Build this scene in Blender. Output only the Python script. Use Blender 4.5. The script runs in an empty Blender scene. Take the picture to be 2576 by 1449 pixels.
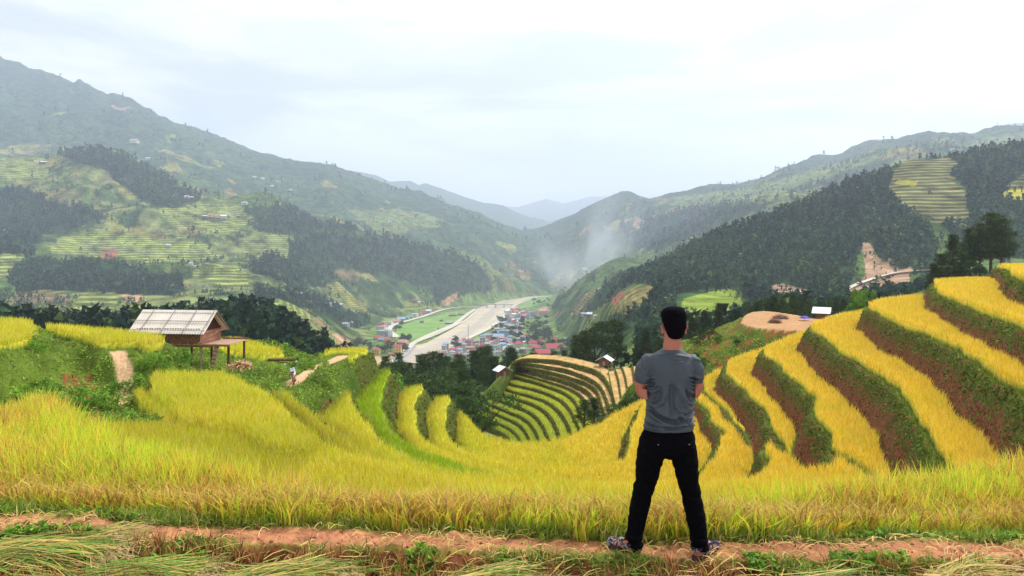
import bpy, math, random
import numpy as np
from mathutils import Vector, Matrix
scene = bpy.context.scene
R = math.radians
# ------------------------------------------------------------------ camera, sky, sun, exposure
EYE = 2.1                     # eye height above the dike the person stands on (dike top is z = 0)
cam = bpy.data.objects.new('camera', bpy.data.cameras.new('camera'))
scene.collection.objects.link(cam)
cam.location = (0, 0, EYE)
cam.rotation_euler = (R(90), 0, 0)
cam.data.sensor_width = 36
cam.data.lens = 24.61
cam.data.shift_y = -0.0371
cam.data.clip_start = 0.1
cam.data.clip_end = 60000
scene.camera = cam
SUN_EL, SUN_AZ = R(54), R(48)          # azimuth measured from +Y towards +X
world = bpy.data.worlds.new('World'); scene.world = world
world.use_nodes = True
nt = world.node_tree; nt.nodes.clear()
def N(t, ty, **kw):
    n = t.nodes.new(ty)
    for k, v in kw.items():
        if k.startswith('_'): n.inputs[k[1:].replace('_', ' ')].default_value = v
        else: setattr(n, k, v)
    return n
def L(t, a, b): t.links.new(a, b)
wo = N(nt, 'ShaderNodeOutputWorld')
sky = N(nt, 'ShaderNodeTexSky', sky_type='NISHITA', sun_disc=False)
sky.sun_elevation = SUN_EL; sky.sun_rotation = SUN_AZ
bg1 = N(nt, 'ShaderNodeBackground', _Strength=0.10); L(nt, sky.outputs[0], bg1.inputs[0])
tc = N(nt, 'ShaderNodeTexCoord')
mp = N(nt, 'ShaderNodeMapping'); mp.inputs['Scale'].default_value = (0.9, 0.9, 4.5); L(nt, tc.outputs['Generated'], mp.inputs[0])
n1 = N(nt, 'ShaderNodeTexNoise', _Scale=2.0, _Detail=7.0, _Roughness=0.55, _Distortion=0.5); L(nt, mp.outputs[0], n1.inputs['Vector'])
cr = N(nt, 'ShaderNodeValToRGB'); L(nt, n1.outputs[0], cr.inputs[0])
cr.color_ramp.elements[0].position = 0.44; cr.color_ramp.elements[0].color = (0.43, 0.46, 0.58, 1)
cr.color_ramp.elements[1].position = 0.62; cr.color_ramp.elements[1].color = (0.86, 0.845, 0.84, 1)
# brighter cloud round the hidden sun
nrm = N(nt, 'ShaderNodeVectorMath', operation='DOT_PRODUCT'); L(nt, tc.outputs['Generated'], nrm.inputs[0])
nrm.inputs[1].default_value = (math.sin(SUN_AZ)*math.cos(SUN_EL), math.cos(SUN_AZ)*math.cos(SUN_EL), math.sin(SUN_EL))
mr = N(nt, 'ShaderNodeMapRange'); L(nt, nrm.outputs['Value'], mr.inputs[0])
mr.inputs[1].default_value = 0.55; mr.inputs[2].default_value = 1.0; mr.inputs[3].default_value = 0.98; mr.inputs[4].default_value = 1.5
bg2 = N(nt, 'ShaderNodeBackground'); L(nt, cr.outputs[0], bg2.inputs[0]); L(nt, mr.outputs[0], bg2.inputs[1])
mx = N(nt, 'ShaderNodeMixShader'); mx.inputs[0].default_value = 0.93
L(nt, bg1.outputs[0], mx.inputs[1]); L(nt, bg2.outputs[0], mx.inputs[2]); L(nt, mx.outputs[0], wo.inputs[0])
sl = bpy.data.lights.new('sun', 'SUN'); sl.energy = 2.5; sl.angle = R(9); sl.color = (1.0, 0.965, 0.90)
sun = bpy.data.objects.new('sun', sl); scene.collection.objects.link(sun)
sd = Vector((math.sin(SUN_AZ)*math.cos(SUN_EL), math.cos(SUN_AZ)*math.cos(SUN_EL), math.sin(SUN_EL)))
sun.rotation_euler = sd.to_track_quat('Z', 'Y').to_euler()
scene.view_settings.view_transform = 'Standard'
scene.view_settings.look = 'None'
scene.view_settings.exposure = 0.82
scene.view_settings.gamma = 1.0
scene.cycles.max_bounces = 5
scene.cycles.diffuse_bounces = 2
scene.cycles.glossy_bounces = 2
scene.cycles.transparent_max_bounces = 8
scene.cycles.volume_bounces = 4
scene.cycles.use_denoising = True
# ------------------------------------------------------------------ helpers
rng = np.random.default_rng(7)
random.seed(7)
FL, HX, HY = 1761.0, 1288.0, 629.0      # focal length and principal point in survey units
def P(x, y, D):                          # survey point (x, y) at D metres below the eye -> ground X, Y
    return (D*(x-HX)/(y-HY), D*FL/(y-HY))
def PD(x, Y): return ((x-HX)/FL*Y, Y)    # survey column x at distance Y
def hsh(ix, iy, s):
    h = (ix.astype(np.int64)*374761393 + iy.astype(np.int64)*668265263 + s*974634777) & 0x7fffffff
    h = ((h ^ (h >> 13))*1274126177) & 0x7fffffff
    return ((h ^ (h >> 16)) & 0xffff)/65535.0
def vnoise(x, y, s=0):
    ix = np.floor(x); iy = np.floor(y); fx = x-ix; fy = y-iy
    fx = fx*fx*(3-2*fx); fy = fy*fy*(3-2*fy)
    a = hsh(ix, iy, s); b = hsh(ix+1, iy, s); c = hsh(ix, iy+1, s); d = hsh(ix+1, iy+1, s)
    return (a*(1-fx)+b*fx)*(1-fy)+(c*(1-fx)+d*fx)*fy
def fbm(x, y, o=4, s=0, g=0.5):
    t = 0; a = 1; n = 0
    for i in range(o):
        t = t+a*vnoise(x, y, s+i*17); n += a; a *= g; x = x*2.03+5.1; y = y*2.03+3.7
    return t/n
def sdist(px, py, poly, closed=True):    # signed distance, positive inside
    px = np.asarray(px, float); py = np.asarray(py, float)
    d2 = np.full(px.shape, 1e18); ins = np.zeros(px.shape, bool)
    n = len(poly)
    for i in range(n if closed else n-1):
        ax, ay = poly[i]; bx, by = poly[(i+1) % n]
        ex, ey = bx-ax, by-ay; l2 = ex*ex+ey*ey
        if l2 < 1e-12: continue
        t = np.clip(((px-ax)*ex+(py-ay)*ey)/l2, 0, 1)
        d2 = np.minimum(d2, (px-ax-t*ex)**2+(py-ay-t*ey)**2)
        if closed:
            if ay != by:
                c = ((ay > py) != (by > py)) & (px < ex*(py-ay)/(by-ay)+ax)
                ins ^= c
    d = np.sqrt(d2)
    return np.where(ins, d, -d) if closed else d
def smooth_poly(pts, it=2, closed=False):
    for _ in range(it):
        q = [] if closed else [pts[0]]
        n = len(pts)
        for i in range(n if closed else n-1):
            a = pts[i]; b = pts[(i+1) % n]
            q.append((a[0]*.75+b[0]*.25, a[1]*.75+b[1]*.25)); q.append((a[0]*.25+b[0]*.75, a[1]*.25+b[1]*.75))
        if not closed: q.append(pts[-1])
        pts = q
    return pts
def sst(x, a=0., b=1.):
    t = np.clip((x-a)/(b-a), 0, 1); return t*t*(3-2*t)
def np_mesh(name, V, F, cols=None, mat=None, parent=None, smooth=False, k=None):
    """V (n,3), F (m,3|4) -> one mesh object; cols (n,3|4) -> colour attribute 'Col'"""
    V = np.asarray(V, np.float32); F = np.asarray(F, np.int32)
    me = bpy.data.meshes.new(name); k = F.shape[1]
    me.vertices.add(len(V)); me.vertices.foreach_set('co', V.ravel())
    me.loops.add(F.size); me.loops.foreach_set('vertex_index', F.ravel())
    me.polygons.add(len(F)); me.polygons.foreach_set('loop_start', np.arange(0, F.size, k, dtype=np.int32))
    me.update(calc_edges=True)
    if smooth: me.polygons.foreach_set('use_smooth', np.ones(len(F), bool))
    if cols is not None:
        cols = np.asarray(cols, np.float32)
        if cols.shape[1] == 3: cols = np.hstack([cols, np.ones((len(cols), 1), np.float32)])
        a = me.color_attributes.new('Col', 'FLOAT_COLOR', 'POINT'); a.data.foreach_set('color', cols.ravel())
    if mat: me.materials.append(mat)
    o = bpy.data.objects.new(name, me); scene.collection.objects.link(o)
    if parent: o.parent = parent
    return o
def tag(o, label=None, cat=None, group=None, kind=None):
    if label: o['label'] = label
    if cat: o['category'] = cat
    if group: o['group'] = group
    if kind: o['kind'] = kind
    return o
def empty(name, loc=(0, 0, 0), rz=0, label=None, cat=None, group=None):
    o = bpy.data.objects.new(name, None); scene.collection.objects.link(o)
    o.location = loc; o.rotation_euler = (0, 0, rz); o.empty_display_size = .2
    return tag(o, label, cat, group)
def copy_tree(o, parent=None):
    c = o.copy(); scene.collection.objects.link(c); c.parent = parent
    for ch in list(o.children): copy_tree(ch, c)
    return c
def mat(name, col=(.5, .5, .5), rough=.8, spec=.2, attr=False, nscale=None, namt=.25, bump=0., bscale=None, metallic=0., trans=0., detail=4.):
    """plain procedural surface: colour (or vertex colour) broken by object-space noise, with noise bump"""
    m = bpy.data.materials.new(name); m.use_nodes = True; t = m.node_tree
    b = t.nodes['Principled BSDF']
    b.inputs['Roughness'].default_value = rough; b.inputs['Specular IOR Level'].default_value = spec; b.inputs['Metallic'].default_value = metallic
    if attr:
        c = N(t, 'ShaderNodeVertexColor'); c.layer_name = 'Col'; src = c.outputs[0]
    else:
        c = N(t, 'ShaderNodeRGB'); c.outputs[0].default_value = (*col, 1); src = c.outputs[0]
    co = N(t, 'ShaderNodeTexCoord')
    if nscale:
        n = N(t, 'ShaderNodeTexNoise', _Scale=nscale, _Detail=detail, _Roughness=.6); L(t, co.outputs['Object'], n.inputs['Vector'])
        r = N(t, 'ShaderNodeMapRange'); L(t, n.outputs[0], r.inputs[0])
        r.inputs[1].default_value = .3; r.inputs[2].default_value = .7; r.inputs[3].default_value = 1-namt; r.inputs[4].default_value = 1+namt
        v = N(t, 'ShaderNodeVectorMath', operation='SCALE'); L(t, src, v.inputs[0]); L(t, r.outputs[0], v.inputs['Scale']); src = v.outputs[0]
    L(t, src, b.inputs['Base Color'])
    if bump:
        n2 = N(t, 'ShaderNodeTexNoise', _Scale=bscale or nscale or 10., _Detail=5.); L(t, co.outputs['Object'], n2.inputs['Vector'])
        bp = N(t, 'ShaderNodeBump', _Strength=1.0, _Distance=bump); L(t, n2.outputs[0], bp.inputs['Height']); L(t, bp.outputs[0], b.inputs['Normal'])
    if trans:
        tr = N(t, 'ShaderNodeBsdfTranslucent'); L(t, src, tr.inputs[0])
        ms = N(t, 'ShaderNodeMixShader'); ms.inputs[0].default_value = trans
        L(t, b.outputs[0], ms.inputs[1]); L(t, tr.outputs[0], ms.inputs[2]); L(t, ms.outputs[0], t.nodes['Material Output'].inputs[0])
    return m
# ------------------------------------------------------------------ near hillside: horseshoe of terraces
RH = 0.30                                       # half the rice height: survey levels lie between soil and rice tops
LIP = {}
LIP[0] = (1.8, [(54, 80), (52, 74), P(2539, 689, 1.8), P(2576, 711, 1.8), (26, 30), (20, 21), (14, 11), (9, 7), (0, 5.4), (-4, 6.6), (-6, 10), (-9, 11), (-60, 11)])
LIP[1] = (3.2, [(75, 84), (56, 79), (44, 74), (38.6, 64.5)] + [P(x, y, 3.2) for x, y in [(2357, 739), (2432, 769), (2507, 799), (2576, 821)]] + [(18, 21), (14, 13.5), (10, 10), (5, 9.4), (0, 9.2), (-4, 9.6), (-9, 12), (-60, 12)])
LIP[2] = (4.6, [(60, 84), (43, 72), (33, 64)]+[P(x, y, 4.6) for x, y in [(2178, 769), (2207, 789), (2257, 814), (2357, 851), (2432, 894), (2507, 944), (2576, 989), (2650, 1060)]] + [(12.0, 15), (8, 13.6), (3, 13.3), (-2, 13), (-5, 13), (-9, 14), (-60, 14)])
LIP[3] = (6.5, [(52, 88), (39, 77), (27, 63)]+[P(x, y, 6.5) for x, y in [(2029, 824), (2057, 846), (2132, 899), (2182, 929), (2232, 954), (2276, 997), (2295, 1032), (2324, 1083), (2352, 1124), (2355, 1140)]] + [(12, 20.3), (8, 18.8), (3, 18.6), (0, 19.2), (-1.6, 20), (-3.6, 22), (-5.3, 25.1), (-6.7, 28), (-8.7, 31.9), (-9.3, 33), (-10.5, 34.4)])
LIP[4] = (8.5, [(40, 85), (30, 72.7), (23.3, 63.5)]+[P(x, y, 8.5) for x, y in [(1905, 885), (1932, 901), (1969, 929), (2024, 979), (2058, 1054), (2080, 1083), (2090, 1127), (2084, 1168)]] + [(10.6, 26.4), (7, 25.2), (3, 25), (0, 25.8), (-2.2, 26.9), (-3.5, 27.8), (-5, 29.8), (-6.4, 32.8)] + [P(x, y, 8.5) for x, y in [(906, 1038), (879, 995), (869, 973)]] + [(-10.8, 43.8), (-11.9, 44)])
LIP[5] = (10.4, [(36, 86), (25.6, 73), (20, 66)]+[P(x, y, 10.4) for x, y in [(1815, 923), (1825, 938), (1863, 975), (1900, 1010), (1928, 1043), (1928, 1085), (1930, 1122), (1913, 1192)]] + [(9, 31), (5, 30.6), (1.5, 31), (-1.7, 32.8), (-4.5, 36)] + [P(x, y, 10.4) for x, y in [(996, 1085), (976, 1055), (961, 1023), (966, 988), (979, 948)]])
LIP[6] = (12.0, [(32, 84), (20.8, 71), (17.2, 65)]+[P(x, y, 12.) for x, y in [(1740, 990), (1763, 1023), (1788, 1055), (1823, 1085), (1820, 1095), (1808, 1117), (1758, 1195)]] + [(7.5, 35.8), (4, 35.4), (0.5, 36.8), (-2.5, 39.6), (-4.8, 42.8), (-5.8, 45), (-6.3, 47.5)] + [P(x, y, 12.) for x, y in [(1051, 1043), (1061, 993)]])
LIP[7] = (13.0, [(25, 80), (18, 71), (11.8, 62)] + [P(x, y, 13.) for x, y in [(1590, 1050), (1575, 1100), (1574, 1130), (1545, 1165)]] + [(4, 41.3), (1.5, 41.8), (-1.2, 43.6), (-3.2, 46)] + [P(x, y, 13.) for x, y in [(1136, 1106), (1127, 1097), (1121, 1085), (1131, 1048), (1126, 1030)]])
BACK = {0: ((37.5, 60), (-60, 60)), 1: ((60, 90), (-60, 90)), 2: ((34, 100), (-60, 100)), 3: ((27, 100), (-11, 100)), 4: ((22, 100), (-12.5, 100)), 5: ((20, 100), (-10.6, 100)), 6: ((17, 100), (-7.8, 100)), 7: ((13, 100), (-5.5, 100))}
HORSE = []
for k in range(8):
    d, pl = LIP[k]
    pl = smooth_poly(pl, 2)
    a, b = BACK[k]
    a = (pl[0][0]+2, 100); b = (b[0], 100)
    HORSE.append(([3.2, 4.6, 6.5, 8.5, 10.4, 12., 13., 14.][k], pl + [b, a]))
HORSE.insert(3, (7.0, smooth_poly([P(x, y, 6.5) for x, y in [(640, 962), (700, 1005), (770, 1062), (850, 1122), (930, 1172)]]+[(4, 17), (13, 20)], 2)+[(20, 100), (-13, 100)]))
HORSE.insert(4, (7.6, smooth_poly([P(x, y, 7.0) for x, y in [(692, 962), (760, 1015), (850, 1084), (940, 1144)]]+[(4, 18), (13, 20)], 2)+[(20, 100), (-12.6, 100)]))
HI = {3: 5, 4: 6, 5: 7}
STRIP = smooth_poly([(-14, 3), (-14, 9.5), (-9, 9.2)] + [P(x, y, 1.95) for x, y in [(0, 1000), (80, 960), (130, 953), (200, 1010), (330, 1070), (500, 1110), (680, 1150), (850, 1185), (1100, 1200), (1288, 1208), (1500, 1205), (1760, 1200), (1900, 1188), (2030, 1178), (2240, 1150), (2355, 1145), (2500, 1115), (2576, 1105), (2700, 1080)]] + [(8, 8.2), (14, 9), (14, 3)], 1, True)
OUTL = smooth_poly([(-90, 44), (-35, 45), (-28, 50), (-25, 58), (-19, 59), (-16, 55), (-15, 60), (-10.4, 60.5), (-8, 61.5), (-5.4, 62), (-4.4, 61), (-3.5, 58), (-2.5, 54), (-1, 51.5), (1.8, 50.6), (4, 52.6), (6.5, 56), (9, 60.5), (12, 66), (18, 71), (26, 74), (34, 76), (44, 75), (56, 80), (80, 88), (140, 95), (140, -30), (-90, -30)], 2, True)
L1 = smooth_poly([P(x, y, 6.0) for x, y in [(786, 1108), (720, 1050), (640, 985), (560, 930), (500, 913), (430, 912), (390, 930), (385, 960), (410, 1000), (430, 1040), (560, 1062), (650, 1095), (680, 1120), (770, 1124)]], 1, True)
UL1 = smooth_poly([P(x, y, 4.7) for x, y in [(-500, 912), (-150, 905), (60, 882), (86, 860), (84, 824), (0, 818), (-150, 812), (-500, 806)]], 1, True)
UL2 = smooth_poly([P(x, y, 5.3) for x, y in [(112, 842), (200, 862), (275, 888), (362, 886), (412, 880), (414, 864), (300, 849), (200, 839), (112, 832)]], 1, True)
KNOB = smooth_poly([P(x, y, 10.5) for x, y in [(1859, 807), (1884, 785), (1935, 781), (2045, 800), (2120, 812), (2140, 835), (2006, 832), (1913, 826), (1878, 820)]], 1, True)
BACKRICE = smooth_poly([(-24.5, 52), (-24, 57.5), (-19.5, 57.5), (-17, 53), (-19, 51.5)], 1, True)
PATHL = [P(195, 1028, 6.6), P(240, 1012, 6.65), P(300, 998, 6.7), P(326, 980, 6.7), P(318, 960, 6.6), P(303, 944, 6.45), P(296, 930, 6.25)]
PATHB = [P(700, 985, 8.6), P(738, 966, 8.6), P(765, 950, 8.6), P(790, 935, 8.6), P(812, 922, 8.6), (-13.5, 56)]
def dikeY(x): return np.interp(x, [-9, -6, -4, -1.3, 0, 1, 3.6, 8], [5.9, 5.6, 5.40, 5.12, 4.99, 4.88, 4.86, 4.9])
def near_ground(X, Y):
    """returns depth below eye D, class weights"""
    n1 = fbm(X*.22, Y*.22, 3, 3)-.5
    wx = X+.9*(fbm(X*.3+9, Y*.3, 3, 11)-.5); wy = Y+.9*(fbm(X*.3, Y*.3+7, 3, 12)-.5)
    far = sst(Y, 12, 20)
    wx = X+(wx-X)*far; wy = Y+(wy-Y)*far
    # base bench outside all lips
    left = sst(-X, -4, 5)*sst(Y, 7, 13)
    D = 1.8*(1-left)+6.15*left
    hb = sst(Y, 33, 44)*sst(-X, 6, 10)
    lb = 6.9+1.7*sst(X, -28, -13)
    D = D*(1-hb)+np.maximum(D, lb)*hb
    bank = np.zeros_like(X); lip = np.full(X.shape, 9.); foot = np.full(X.shape, 9.)
    for d, pl in HORSE:
        s = sdist(wx, wy, pl)
        drop = np.clip(d-D, 0, None)
        w = .14+.36*drop
        t = np.clip(s/w, 0, 1)
        D2 = D+drop*(t*.75+.25*sst(t))
        bk = (drop > .25) & (t > 0) & (t < 1)
        bank = np.where(bk, np.maximum(bank, 1.0), bank)
        act = drop > .25
        lip = np.where(act & (s <= 0), np.minimum(lip, -s), lip)
        foot = np.where(act & (t >= 1), np.minimum(foot, s-w), foot)
        lip = np.where(bk, t*-1., lip)
        D = D2
    D = D+.25
    rice = ((bank == 0) & (lip > .28) & (foot > .12)).astype(float)
    sH = sdist(wx, wy, OUTL)
    rice *= (sH > .2)
    grassy = np.zeros_like(X)
    # raised plateaus on the left
    for pl, d, ww in ((L1, 6.45, .3), (UL1, 4.7, 2.6), (UL2, 5.3, 1.9)):
        s = sdist(wx, wy, pl)
        t = np.clip(1+s/ww, 0, 1)
        rise = np.clip(D-d, 0, None)
        D = D-rise*sst(t)
        inb = (s < 0) & (s > -ww) & (rise > .2) & ((ww > 1) | (n1 > .03))
        rice = np.where(inb, 0, rice); bank = np.where(inb, 1., bank)
        grassy = np.where(inb & (ww > 1), 1., grassy)
        rice = np.where(s > .1, 1., rice); bank = np.where(s > 0, 0., bank)
        lip = np.where(inb, -.4, lip)
    sL1 = sdist(wx, wy, L1); sU = np.maximum(sdist(wx, wy, UL1), sdist(wx, wy, UL2))
    # the rough ground left: path, shrubs, no rice
    rough = ((X < -12.2) & (Y > 25.5) & (sL1 < -.6) & (sU < 0)) | ((X < -8.5) & (Y > 33.6) & (sL1 < -.6) & (sU < 0) & (sdist(wx, wy, HORSE[HI[4]][1]) < 0) & (sdist(wx, wy, HORSE[HI[3]][1]) < .3))
    rough |= (X < -11.0) & (Y > 34.5) & (sU < 0)
    rough |= (X/Y < (238-HX)/FL+.03*n1) & (Y > 11) & (sU < 0) & (sL1 < -.6)
    rough &= ~((sdist(wx, wy, HORSE[HI[5]][1]) > -6) & (Y > 53) & (X > -15))
    grassy = np.where(rough, 1., grassy); rice = np.where(rough, 0, rice)
    D = D + np.where(rough, (fbm(X*.5, Y*.5, 3, 31)-.5)*.9, 0)
    sb = sdist(X, Y, BACKRICE); rice = np.where((sb > 0), 1, rice); grassy = np.where(sb > 0, 0, grassy)
    # bank beside the field track
    sm = sdist(X, Y, [P(775, 985, 8.4), P(838, 982, 8.4), P(834, 940, 8.4), P(815, 925, 8.4), P(790, 955, 8.4)])
    D = D-1.1*sst(sm, -.8, .6); grassy = np.where(sm > -.8, 1., grassy); rice = np.where(sm > -1, 0, rice)
    # outside the hill: steep fall
    slp = .62+.75*sst(X, -13, -8)*sst(-X, -17, -11)
    D = D+np.where(sH < 0, slp*(-sH)+.6*(fbm(X*.15, Y*.15, 3, 41)-.5)*np.clip(-sH, 0, 6), 0)
    grassy = np.where(sH < -.1, 1., grassy); rice = np.where(sH < -.1, 0, rice)
    # knob with the harvested field beyond the gully on the right
    sk = sdist(X+.8*n1, Y+.8*n1, KNOB)
    Dk = 10.5+np.where(sk < 0, np.minimum(-sk, 1.2)*.9+np.clip(-sk-1.2, 0, None)*.46+np.clip(-sk-13, 0, None)*.9+1.2*(fbm(X*.3, Y*.3, 3, 52)-.5)*np.clip(-sk*.3, 0, 1), 0)
    kk = (Dk < D) & (Y > 60)
    D = np.where(kk, Dk, D); grassy = np.where(kk, np.where(sk > -1., 0., 1.), grassy); harv = (kk & (sk >= 0)).astype(float)
    rice = np.where(kk, 0, rice); bank = np.where(kk, 0, bank)
    # near strip, dike, stubble in front
    ss = sdist(X, Y, STRIP)
    ins = np.clip(ss/.25+1, 0, 1)
    D = np.where(Y < 12, np.where(ss > -.25, 2.48*ins+np.maximum(D, 2.48+2.2)*(1-ins), np.maximum(D, 2.48+2.2+np.clip(-ss-.25, 0, 3)*.7)), D)
    D = np.where((Y >= 12) & (Y < 24) & (X > 0), D, D)
    stripr = (ss > -.05) & (Y > 4)
    rice = np.where(ss > -.3, 0, rice); bank = np.where(ss > -.3, 0, bank); grassy = np.where(ss > -.3, 0, grassy)
    yd = dikeY(X)
    fr = sst(-(Y-yd), .16, .42)                   # 1 in front (stubble)
    bkz = sst(Y-yd, .15, .5)
    dk = (Y < 7.4)
    Dd = 2.1+.17*fr+.13*bkz+(fbm(X*3, Y*3, 4, 61)-.5)*.06+(fbm(X*.9, Y*.9, 2, 62)-.5)*.05+(fbm(X*16, Y*16, 3, 64)-.5)*.035
    front2 = ((Y-yd) > .5)
    D = np.where(dk & ~front2 & (ss > 0), Dd, D)
    D = np.where(dk & front2 & (ss > 0) , 2.23+.25*sst(Y-yd, .5, 1.0)+(fbm(X*2, Y*2, 3, 63)-.5)*.05, D)
    path = np.clip(1-np.abs(Y-yd)/.17, 0, 1)*dk*(ss > 0)
    path2 = np.clip(1-np.abs(Y-yd-.33)/.10, 0, 1)*dk*(ss > 0)*sst(X, 1.4, 2.0)*.9
    path = np.maximum(sst(path+.5*(fbm(X*5, Y*5, 3, 66)-.5), .1, .4), sst(path2+.5*(fbm(X*5, Y*5, 3, 66)-.5), .1, .4))
    for pl, w in ((PATHL, .42), (PATHB, .62)):
        dp = sdist(X, Y, pl, False)
        q = sst(1-dp/w+.5*n1, .0, .35)
        path = np.maximum(path, q*(dp < w*2)); rice = np.where(dp < w*1.25+.5, 0, rice); D = np.where(dp < w*1.2, D+.12*sst(1.2-dp/w), D)
        if pl is PATHB: D = D+(np.minimum(D, 8.5)-D)*sst(2.6-dp, 0, 1.4)
    lowsoil = (Y < 7)*(ss > 0)*sst(-(Y-yd), .14, .22)
    return dict(D=D, rice=rice, bank=bank, lip=lip, grassy=grassy, harv=harv, path=path, strip=stripr, ss=ss, sH=sH, sk=sk, low=lowsoil, rough=rough, sm=sm, foot=foot)
def hexlin(c): return np.array([((v/255.)/12.92 if v <= 10 else (((v/255.)+.055)/1.055)**2.4) for v in c])
C_GOLD = np.array([.80, .56, .050]); C_YEL = np.array([.70, .62, .050]); C_LIME = np.array([.42, .56, .012]); C_OLIVE = np.array([.48, .46, .025])
C_SOIL = np.array([.26, .085, .035]); C_RED = np.array([.30, .075, .03]); C_GRASS = np.array([.10, .15, .018]); C_DGRASS = np.array([.035, .075, .014])
C_PATH = np.array([.62, .40, .21]); C_STRAW = np.array([.46, .26, .12])
def rice_color(X, Y, rnd):
    """per point rice colour: golden right, greener left and the bright green tongue"""
    g = sst(X, -6, 16)
    n = fbm(X*.35, Y*.35, 3, 71)-.5
    g = np.clip(g+n*.7+(rnd-.5)*.5, 0, 1)[:, None]
    c = C_YEL*(1-g)+C_GOLD*g
    lm = np.clip(.28*sst(-X, -8, 8)+.9*n+(rnd-.5)*.35, 0, .55)[:, None]
    c = c*(1-lm)+C_LIME*lm
    inA = (sdist(X, Y, HORSE[HI[4]][1]) > .4) & (sdist(X, Y, HORSE[HI[5]][1]) < 0) & (X < 3)
    a = (inA*(.95-.45*sst(X, -2, 2.5)))[:, None]
    c = c*(1-a)+np.array([.30, .46, .008])*a
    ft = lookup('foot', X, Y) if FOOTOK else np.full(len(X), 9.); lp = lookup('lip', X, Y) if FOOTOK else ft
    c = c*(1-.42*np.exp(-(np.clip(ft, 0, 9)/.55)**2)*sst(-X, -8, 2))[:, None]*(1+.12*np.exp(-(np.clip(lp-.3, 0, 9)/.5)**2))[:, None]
    inO = ((Y < 26) & (Y > 10) & (X < -6) & (sdist(X, Y, L1) < 0))[:, None]*.5
    return c*(1-inO)+C_OLIVE*inO
FOOTOK = False
# polar sheet
cols_u = (np.concatenate([np.arange(-1800, -640, 12.), np.arange(-640, 3240, 3.4), np.arange(3242, 4400, 12.)])-HX)/FL
rows_v = np.concatenate([np.geomspace(4.0, 6.6, 90)[:-1], np.geomspace(6.6, 132, 400)])
UU, VV = np.meshgrid(cols_u, rows_v)
GX = UU*VV; GY = VV
NG = near_ground(GX.ravel(), GY.ravel())
NGs = {k: np.asarray(v, float).reshape(GX.shape) for k, v in NG.items()}
def lookup(name, X, Y):
    A = NGs[name]
    c = np.interp(X/Y, cols_u, np.arange(len(cols_u))); r = np.interp(Y, rows_v, np.arange(len(rows_v)))
    c = np.clip(c, 0, A.shape[1]-1.001); r = np.clip(r, 0, A.shape[0]-1.001)
    i = r.astype(int); j = c.astype(int); fr = r-i; fc = c-j
    return (A[i, j]*(1-fc)+A[i, j+1]*fc)*(1-fr)+(A[i+1, j]*(1-fc)+A[i+1, j+1]*fc)*fr
def gz(X, Y): return EYE-lookup('D', np.atleast_1d(np.asarray(X, float)), np.atleast_1d(np.asarray(Y, float)))
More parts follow.
